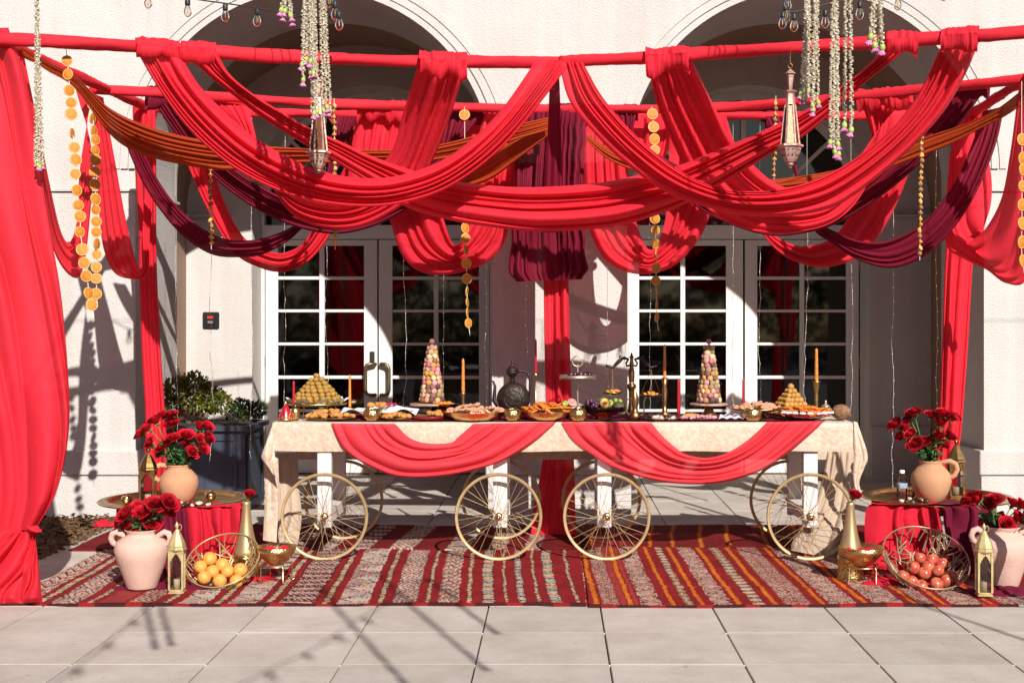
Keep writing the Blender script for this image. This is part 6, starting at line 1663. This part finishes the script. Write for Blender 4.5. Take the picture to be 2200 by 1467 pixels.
# ------------------------------------------------------------------ hanging lanterns
M_PINKMET = mat('whitewashed_copper', (.52,.33,.27), .5, .5, var=.35, vscale=22, bump=.2, bscale=60)
M_AMBERP = mat('amber_pebble_glass', (.15,.042,.006), .6, spec=.2, col2=(.08,.02,.003), vscale=60, bump=.5, bscale=90)
M_MOSAIC = mat('gold_mosaic_glass', (.55,.36,.13), .3, col2=(.50,.42,.30), vscale=80, bump=.5, bscale=90)
def hang_lantern(px, D, ytop, ring, fin, col, gt, gb, bot, w0, w1, label, rz):
    k = Sc(D); c_ = P(px, gb, D); 
    def z(py): return (gb-py)*k
    t = thing('hanging_lantern', c_, label, 'lantern', rz=rz)
    b = MB(); b.tube([(0,0,z(ytop)),(0,.004,z(ytop)-.01),(0,0,z(ring))], .0025, 6); b.tube([(.012*math.cos(a),0,z(ring)-.012+.014*math.sin(a)) for a in np.linspace(0,6.283,16)[:-1]], .0026, 6, closed=True); b.build('hook', M_COPPER, t)
    b = MB(); s = w1*k
    b.lathe([(0,z(fin)),(.004,z(fin)),(.030,z(fin)-.024),(.030,z(fin)-.028),(.014,z(fin)-.028),(.020,z(fin)-.035),(.011,z(col)+.012),(.011,z(col)),(.036,z(col)+.004),(.040,z(col)+.012),(.024,z(col)-.006)], n=6, smooth=False); b.build('cap', M_PINKMET, t)
    r0, r1 = w0*k, w1*k
    b = MB(); b.lathe([(r0*.8,z(col)-.006),(r0,z(gt)),(r0*1.06,z(gt)-.004)], n=6, smooth=False, cap=False); b.build('neck', M_PINKMET, t)
    for i in range(6):
        a0, a1 = i*math.pi/3, (i+1)*math.pi/3
        A0, A1 = Vector((r0*math.cos(a0), r0*math.sin(a0), z(gt)-.005)), Vector((r0*math.cos(a1), r0*math.sin(a1), z(gt)-.005))
        B0, B1 = Vector((r1*math.cos(a0), r1*math.sin(a0), .006)), Vector((r1*math.cos(a1), r1*math.sin(a1), .006))
        b = MB(); b.obox(A0, B0, .010, .008, Vector((math.cos(a0), math.sin(a0), 0))); b.build('rib', M_PINKMET, t)
        b = MB(); b.add([A0*.97, A1*.97, B1*.97, B0*.97], [(3,2,1,0)]); b.build('glass_pane', M_MOSAIC if (px > 1000 and i in (4,)) else M_AMBERP, t)
    b = MB(); b.lathe([(r1*1.0,.007),(r1*1.42,.0),(r1*1.45,-.010),(r1*1.20,-.018),(r1*1.05,-.045),(r1*.72,-.085),(r1*.50,-.100),(r1*.34,-.106)], n=6, smooth=False); b.build('dish', M_PINKMET, t)
    b = MB(); zb = z(bot); b.lathe([(r1*.32,-.107),(r1*.40,-.113),(r1*.22,-.125-.004),(.010,zb+.02),(.013,zb+.012),(.006,zb),(0,zb-.002)], n=8); b.build('drop', M_PINKMET, t)
    b = MB()
    for i in range(12):
        a = (i+.5)*math.pi/6; q = Vector((math.cos(a), math.sin(a), 0)); 
        for rr, zz_ in ((r1*1.06,-.030),(r1*.92,-.062)): b.ball(q*rr*.93+Vector((0,0,zz_)), .0055, 6, 4)
    b.build('piercings', M_DATE, t)
hang_lantern(684, 7.75, 126, 152, 166, 208, 245, 326, 367, 11, 18.5, 'pale copper hanging lantern with amber glass at left', .25)
hang_lantern(1698, 7.72, 100, 138, 149, 200, 224, 312, 362, 10.5, 19.5, 'pale copper hanging lantern with gold mosaic glass at right', -.15)
# ------------------------------------------------------------------ orange garlands
M_SLICE = mat('dried_orange_flesh', (.52,.135,.006), .55, col2=(.56,.20,.012), vscale=55)
M_RIND = mat('dried_orange_rind', (.62,.36,.09), .7)
def slice_mesh():
    b = MB(); n = 20; R0 = 1.0; pts = []
    vs = [(0,-.05,0)]; fs = []
    b.lathe([(1,-.09),(1.02,0),(1,.09),(.86,.085)], n=22, axis='y', cap=False); b.lathe([(.86,-.085),(1,-.09)], n=22, axis='y', cap=False)
    me1 = b.mesh('rind'); me1.materials.append(M_RIND)
    b = MB()
    for s_ in (-1, 1):
        for i in range(9):
            a0, a1 = 6.283*i/9+.06, 6.283*(i+1)/9-.06; am = (a0+a1)/2
            p = [(.10*math.cos(am), s_*.06, .10*math.sin(am)), (.83*math.cos(a0), s_*.055, .83*math.sin(a0)), (.87*math.cos(am), s_*.055, .87*math.sin(am)), (.83*math.cos(a1), s_*.055, .83*math.sin(a1)), (.55*math.cos(am), s_*.085, .55*math.sin(am))]
            b.add(p, [(0,1,4),(1,2,4),(2,3,4),(3,0,4)])
    me2 = b.mesh('flesh'); me2.materials.append(M_SLICE)
    b = MB(); b.lathe([(0,-.045),(.86,-.045),(.86,.045),(0,.045)], n=22, axis='y'); me3 = b.mesh('pith'); me3.materials.append(mat('orange_pith', (.58,.27,.05), .8))
    return me1, me2, me3
SLM = slice_mesh()
def orange_garland(pts, D, label, top, half=12.5):
    k = Sc(D); t = thing('orange_garland', P(pts[0][0], pts[0][1], D), label, 'garland', 'dried orange garlands'); o0 = t.location
    b = MB(); b.tube([P(top[0], top[1], D)-o0] + [P(px, py, D)+Vector((0,.008,0))-o0 for px, py, a in pts] + [P(pts[-1][0]+4, pts[-1][1]+28, D)-o0], .0024, 5); b.build('string', M_STRING, t)
    for px, py, a in pts:
        e = bpy.data.objects.new('orange_slice', None); C.objects.link(e); e.parent = t; e.location = P(px, py, D)-o0
        e.rotation_euler = (r.uniform(-.15,.15), r.uniform(-.2,.2), a+r.uniform(-.2,.2)); s_ = half*k*r.uniform(.9,1.08); e.scale = (s_, s_, s_)
        for nme, me in zip(('rind','flesh','pith'), SLM): mesh_obj(nme, me, None, e)
orange_garland([(144,131,0),(146,160,0),(149,195,1.0),(153,221,.3),(153,245,.4),(155,287,1.5),(160,317,.6),(163,343,.6),(162,374,.1),(165,409,1.1),(168,441,.6),(172,465,.1),(171,498,1.0),(177,536,.2),(181,565,.1),(186,593,0),(190,630,1.0),(197,655,.6)], 7.74, 'long dried orange garland hanging from the near pole at far left', (139,84))
orange_garland([(200,225,.5),(199,255,1.2),(202,282,1.2),(205,300,.8),(204,324,1.2),(205,344,.8),(204,370,.7),(204,397,.6),(205,428,1.2),(206,451,0),(207,476,.4),(207,499,.1),(208,524,1.45),(208,547,.3),(207,574,.5),(207,598,.1),(206,631,.6)], 8.75, 'long dried orange garland just right of the far left one', (199,205), 12)
orange_garland([(998,247,.1),(999,490,.9),(1000,512,.2),(1001,537,1.2),(1002,566,.1),(1003,599,.6),(1003,626,1.35),(1004,650,1.35),(1004,672,1.4),(1006,694,.9)], 9.78, 'dried orange garland hanging before the left door pair', (998,230), 11)
orange_garland([(1402,245,.1),(1404,273,.1),(1406,299,.1),(1407,322,.2),(1407,470,.1),(1408,495,.2),(1409,524,0),(1410,550,1.4),(1410,576,.6),(1409,603,.1),(1410,630,1.4),(1411,655,1.4),(1411,682,1.1)], 9.72, 'dried orange garland hanging before the right door pair', (1400,230), 11)
orange_garland([(2196,300,.3),(2197,340,.5),(2196,365,.9),(2197,400,.5),(2196,440,.4),(2197,480,.5),(2195,520,.6),(2197,560,.8)], 8.6, 'dried orange garland at the very right edge', (2195,175), 13)
M_NUT = mat('dried_fruit_brown', (.40,.20,.07), .8, col2=(.22,.09,.03), vscale=50, bump=.8, bscale=80)
NUTS = [lump_mesh('dried_piece', .017, M_NUT, (1,1,.8), .2, 3), lump_mesh('dried_piece', .016, M_APRICOT, (.9,.7,1.1), .12, 4), lump_mesh('dried_piece', .018, M_RIND, (1.1,.8,.7), .2, 5)]
def nut_garland(px, ya, yb, D, label, lean=0, step=12):
    t = thing('dried_fruit_garland', P(px, ya, D), label, 'garland', 'dried fruit garlands'); o0 = t.location; n = int((yb-ya)/step)
    b = MB(); b.tube([P(px, ya-16, D)-o0, P(px+lean, yb+14, D)-o0], .0022, 5); b.build('string', M_STRING, t)
    for i in range(n+1):
        o = mesh_obj('dried_piece', r.choice(NUTS), None, t); o.location = P(px+lean*i/n+r.uniform(-1.5,1.5), ya+(yb-ya)*i/n, D)-o0; o.rotation_euler = (r.uniform(0,6), r.uniform(0,6), r.uniform(0,6))
nut_garland(718, 228, 522, 9.15, 'brown dried fruit garland right of the left lantern', 2)
nut_garland(452, 352, 522, 9.2, 'brown and orange dried fruit garland before the left porch wall', 2)
nut_garland(1667, 222, 378, 9.6, 'brown dried fruit garland left of the right lantern', -4)
nut_garland(1980, 284, 545, 8.85, 'brown dried fruit garland before the shaded right porch', -4)
# ------------------------------------------------------------------ flower garlands and bulbs
M_PINKFL = mat('magenta_petals', (.52,.05,.24), .6, col2=(.62,.30,.48), vscale=60)
M_CALYXG = mat('pale_green_calyx', (.34,.42,.09), .55, var=.15)
def flower_meshes():
    b = MB(); b.lathe([(.10,.0),(.55,-.35),(.72,-1.0),(.60,-1.5),(.45,-1.7)], n=10); g_ = b.mesh('calyx'); g_.materials.append(M_CALYXG)
    b = MB(); r_ = random.Random(8)
    for i in range(34):
        a = i*2.4; q = .15+.75*math.sqrt(i/34); c_, s_ = math.cos(a), math.sin(a)
        b.add([(q*.5*c_-.16*s_, q*.5*s_+.16*c_, -1.6), (q*.5*c_+.16*s_, q*.5*s_-.16*c_, -1.6), (q*1.15*c_+.3*s_, q*1.15*s_-.3*c_, -2.35-r_.uniform(0,.4)), (q*1.2*c_, q*1.2*s_, -2.5-r_.uniform(0,.4)), (q*1.15*c_-.3*s_, q*1.15*s_+.3*c_, -2.35-r_.uniform(0,.4))], [(0,1,2),(0,2,3),(0,3,4)])
    f_ = b.mesh('petals'); f_.materials.append(M_PINKFL); return g_, f_
FLM = flower_meshes()
def bud_strand(b, p0, p1, rnd, big=1.0):
    d = p1-p0; L = d.length; n = int(L/.0062)
    b.tube([p0, p0.lerp(p1,.5), p1], .0018, 4)
    for i in range(n):
        a = rnd.uniform(0,6.283); q = p0.lerp(p1, i/n); o = Vector((math.cos(a), math.sin(a), -.9))*.0115*big; w = Vector((-math.sin(a), math.cos(a), 0))*.0060*big
        e = Vector((math.cos(a)*.4, math.sin(a)*.4, .5)).normalized()*.004*big
        b.add([q-w, q+w, q+o*.6+w*1.3+e, q+o, q+o*.6-w*1.3+e, q+o*.5-e], [(0,1,2,4),(4,2,3),(1,0,5),(1,5,2),(2,5,3),(3,5,4),(4,5,0)])
def flower_garland(strands, D, label, seed, size=.0185):
    rnd = random.Random(seed); t = thing('flower_garland', P(strands[0][0], strands[0][1], D), label, 'flower garland', 'white flower garlands with pink ends'); o0 = Vector(t.location)
    q0 = P(strands[0][0], strands[0][1], D)
    b = MB(); b.tube([q0-o0, Vector((q0.x, 6.9, 4.4))-o0], .003, 5); b.build('hanging_cord', M_STRING, t)
    for (x0, y0, x1, y1) in strands:
        dd = D+rnd.uniform(-.02,.02)
        b = MB(); p0, p1 = P(x0, y0, dd)-o0, P(x1, y1, dd)-o0; bud_strand(b, p0, p1, rnd); o = b.build('bud_strand', M_CREAM, t); o['kind'] = 'stuff'
        e = bpy.data.objects.new('flower', None); C.objects.link(e); e.parent = t; e.location = p1+Vector((0,0,.006)); e.scale = (size, size, size); e.rotation_euler = (rnd.uniform(-.25,.25), rnd.uniform(-.25,.25), rnd.uniform(0,6))
        for nme, me in zip(('calyx','petals'), FLM): mesh_obj(nme, me, None, e)
flower_garland([(78,-40,80,352),(78,-40,86,356),(79,-40,92,350),(79,-40,76,345)], 7.5, 'white flower garland hanging alone over the left curtain', 3, .015)
flower_garland([(607,-60,606,18),(612,-60,614,20),(618,-60,622,30),(611,-60,610,32),(620,-60,626,40)], 6.9, 'cut off flower garland end at the top edge left of the left lantern', 4)
flower_garland([(652,-60,650,135),(658,-60,660,124),(665,-60,668,128),(656,-60,652,168),(661,-60,666,152),(670,-60,673,154)], 7.1, 'upper bundle of white flower strands before the left lantern', 5)
flower_garland([(668,-60,672,226),(674,-60,683,236),(671,-60,676,240)], 7.3, 'lower bundle of white flower strands before the left lantern', 6)
flower_garland([(688,-60,694,234),(691,-60,701,226),(694,-60,710,236)], 7.3, 'thin group of white flower strands right of the left lantern', 7)
flower_garland([(1735,-60,1722,198),(1738,-60,1731,205),(1740,-60,1738,192),(1736,-60,1727,208)], 7.0, 'white flower strands nearest the right lantern', 8)
flower_garland([(1752,-60,1745,222),(1756,-60,1757,216),(1754,-60,1748,232)], 7.1, 'slim pair of white flower strands second from the right lantern', 9)
flower_garland([(1790,-60,1784,302),(1795,-60,1799,305),(1793,-60,1792,322),(1797,-60,1802,326)], 6.7, 'longest white flower strands hanging in the right arch', 10)
flower_garland([(1818,-60,1814,264),(1826,-60,1830,274)], 6.2, 'two thick white flower strands right of the longest ones', 11, .020)
flower_garland([(1874,-60,1872,74),(1887,-60,1892,80),(1880,-60,1878,92),(1890,-60,1896,96)], 5.9, 'short thick white flower strands with pink ends over the red pole', 12, .020)
b = MB(); b.tube([(-9, 6.9, 4.4), (0, 6.9, 4.395), (9, 6.9, 4.4)], .003, 5); tag(b.build('overhead_cable', M_BLACK), 'thin overhead cable above the frame carrying the flower garlands', 'cable')
M_SOCKET = mat('black_socket', (.012,.012,.012), .5)
M_FIL = mat('filament', (.75,.45,.15), .5)
def bulb_parts():
    b = MB(); b.lathe([(.004,0),(.011,-.004),(.0155,-.012),(.0165,-.040),(.015,-.046),(.010,-.046)], n=14); s_ = b.mesh('socket'); s_.materials.append(M_SOCKET)
    b = MB(); b.lathe([(.012,-.046),(.017,-.058),(.024,-.078),(.024,-.092),(.017,-.108),(.006,-.116),(0,-.117)], n=16, cap=False); g_ = b.mesh('glass'); g_.materials.append(M_BULB)
    b = MB(); b.tube([(-.005,0,-.052),(-.007,0,-.085),(0,0,-.094),(.007,0,-.085),(.005,0,-.052)], .0016, 5); f_ = b.mesh('filament'); f_.materials.append(M_FIL)
    return s_, g_, f_
BP = bulb_parts()
def string_light(pts, bulbs, D, label):
    t = thing('string_light', P(pts[0][0], pts[0][1], D), label, 'string light', 'strings of bare bulbs'); o0 = Vector(t.location)
    b = MB(); q = spline([tuple(P(x, y, D)-o0) for x, y in pts], 50); b.tube([Vector(v) for v in q], .0042, 6); b.build('cable', M_BLACK, t)
    for (x, y, ta) in bulbs:
        e = bpy.data.objects.new('bulb', None); C.objects.link(e); e.parent = t; e.location = P(x, y, D)-o0; e.rotation_euler = (0, ta, r.uniform(0,3))
        for nme, me in zip(('socket','glass','filament'), BP): mesh_obj(nme, me, None, e)
string_light([(250,-60),(318,-24),(403,-4),(484,8),(553,18),(640,34),(722,38)], [(318,-22,0),(403,-4,0),(484,7,0),(553,17,.03)], 7.9, 'string of bare bulbs crossing the top of the left arch')
string_light([(700,-60),(712,-20),(722,10),(728,38)], [(710,-24,.1),(720,2,-.1),(728,24,-.1)], 7.8, 'clustered bulbs hanging beside the left flower garlands')
string_light([(1688,-60),(1684,-10),(1690,24),(1730,22),(1775,10),(1850,-4),(1930,-16),(2030,-40)], [(1694,-16,.1),(1686,8,.15),(1682,24,.2),(1706,28,0),(1773,20,0),(1847,2,0),(1929,-18,0),(2027,-38,0)], 7.9, 'string of bare bulbs and a cluster crossing the top of the right arch')
# the strings that run on over the camera: their shadows fall on the slabs in front
SDX, SDY = math.sin(R(SUN_AZ))/math.tan(R(SUN_EL)), -math.cos(R(SUN_AZ))/math.tan(R(SUN_EL))
def above(px, py, z):
    g_ = G(px, py); return Vector((g_.x+SDX*z, g_.y+SDY*z, z))
def over_string(a, b_, n, z, label):
    t = thing('string_light', above(*a, z), label, 'string light', 'strings of bare bulbs'); o0 = Vector(t.location); A, B = above(*a, z), above(*b_, z)
    b = MB(); b.tube([A.lerp(B, -.6)-o0, A-o0, A.lerp(B,.5)-Vector((0,0,.05))-o0, B-o0, A.lerp(B,1.8)-o0], .006, 6); b.build('cable', M_BLACK, t)
    for i in range(n):
        e = bpy.data.objects.new('bulb', None); C.objects.link(e); e.parent = t; e.location = A.lerp(B, (i+.35)/n)-Vector((0,0,.03))-o0
        for nme, me in zip(('socket','glass','filament'), BP): mesh_obj(nme, me, None, e)
over_string((305,1312), (118,1467), 3, 4.1, 'string of bare bulbs overhead in front of the left urn, seen as shadow')
over_string((800,1312), (520,1467), 4, 4.1, 'string of bare bulbs overhead in front of the cart, seen as shadow')
for i, (px, py, L) in enumerate([(1057,1352,.9),(1032,1428,1.5),(868,1466,1.5),(366,1376,.55),(332,1384,.6),(2190,1370,.7)]):
    p = above(px, py, 3.0)
    t = thing('flower_garland', p, 'flower garland overhead before the rug, seen only as a shadow', 'flower garland', 'garlands hanging over the forecourt'); b = MB()
    bud_strand(b, Vector((0,0,L)), Vector((0,0,0)), r, 1.6); o = b.build('bud_strand', M_CREAM, t); o['kind'] = 'stuff'
    for nme, me in zip(('calyx','petals'), FLM):
        o = mesh_obj(nme, me, None, t); o.scale = (.022,.022,.022)
# ------------------------------------------------------------------ curtain of fairy light wires
M_WIRE = mat('silver_wire', (.75,.73,.68), .35, .6)
M_LED = mat('tiny_warm_lamp', (.9,.8,.6), .4)
nn, ll = nt(M_LED); nn['Principled BSDF'].inputs['Emission Color'].default_value = (1,.75,.4,1); nn['Principled BSDF'].inputs['Emission Strength'].default_value = .5
for i, (px, ya, yb) in enumerate([(378,430,960),(455,340,990),(541,300,985),(612,290,870),(700,290,830),(868,490,870),(953,600,860),(1044,560,890),(1131,600,770),(1305,560,845),(1395,440,880),(1468,420,860),(1575,400,870),(1633,400,880),(1734,390,870),(1828,470,895),(1919,320,1045),(2012,320,880)]):
    rnd = random.Random(100+i); D = 10.42; t = thing('fairy_light_wire', P(px, ya, D), 'thin wire of tiny lights, %s from the left behind the canopy' % ORD[i], 'fairy lights', 'curtain of fairy light wires'); o0 = Vector(t.location)
    pts = []; n = int((yb-ya)/14); dx = 0
    for k_ in range(n+1):
        dx = dx*.8+rnd.uniform(-1.4,1.4)*(.5+1.6*k_/n); pts.append(P(px+dx, ya+(yb-ya)*k_/n, D+rnd.uniform(-.006,.006))-o0)
    b = MB(); b.tube([P(px, 252, D)-o0]+pts, .0019, 4); b.build('wire', M_WIRE, t)
    b = MB()
    for q in pts[1::2]: b.ball(q, .0032, 6, 4)
    o = b.build('lamps', M_LED, t); o['kind'] = 'stuff'
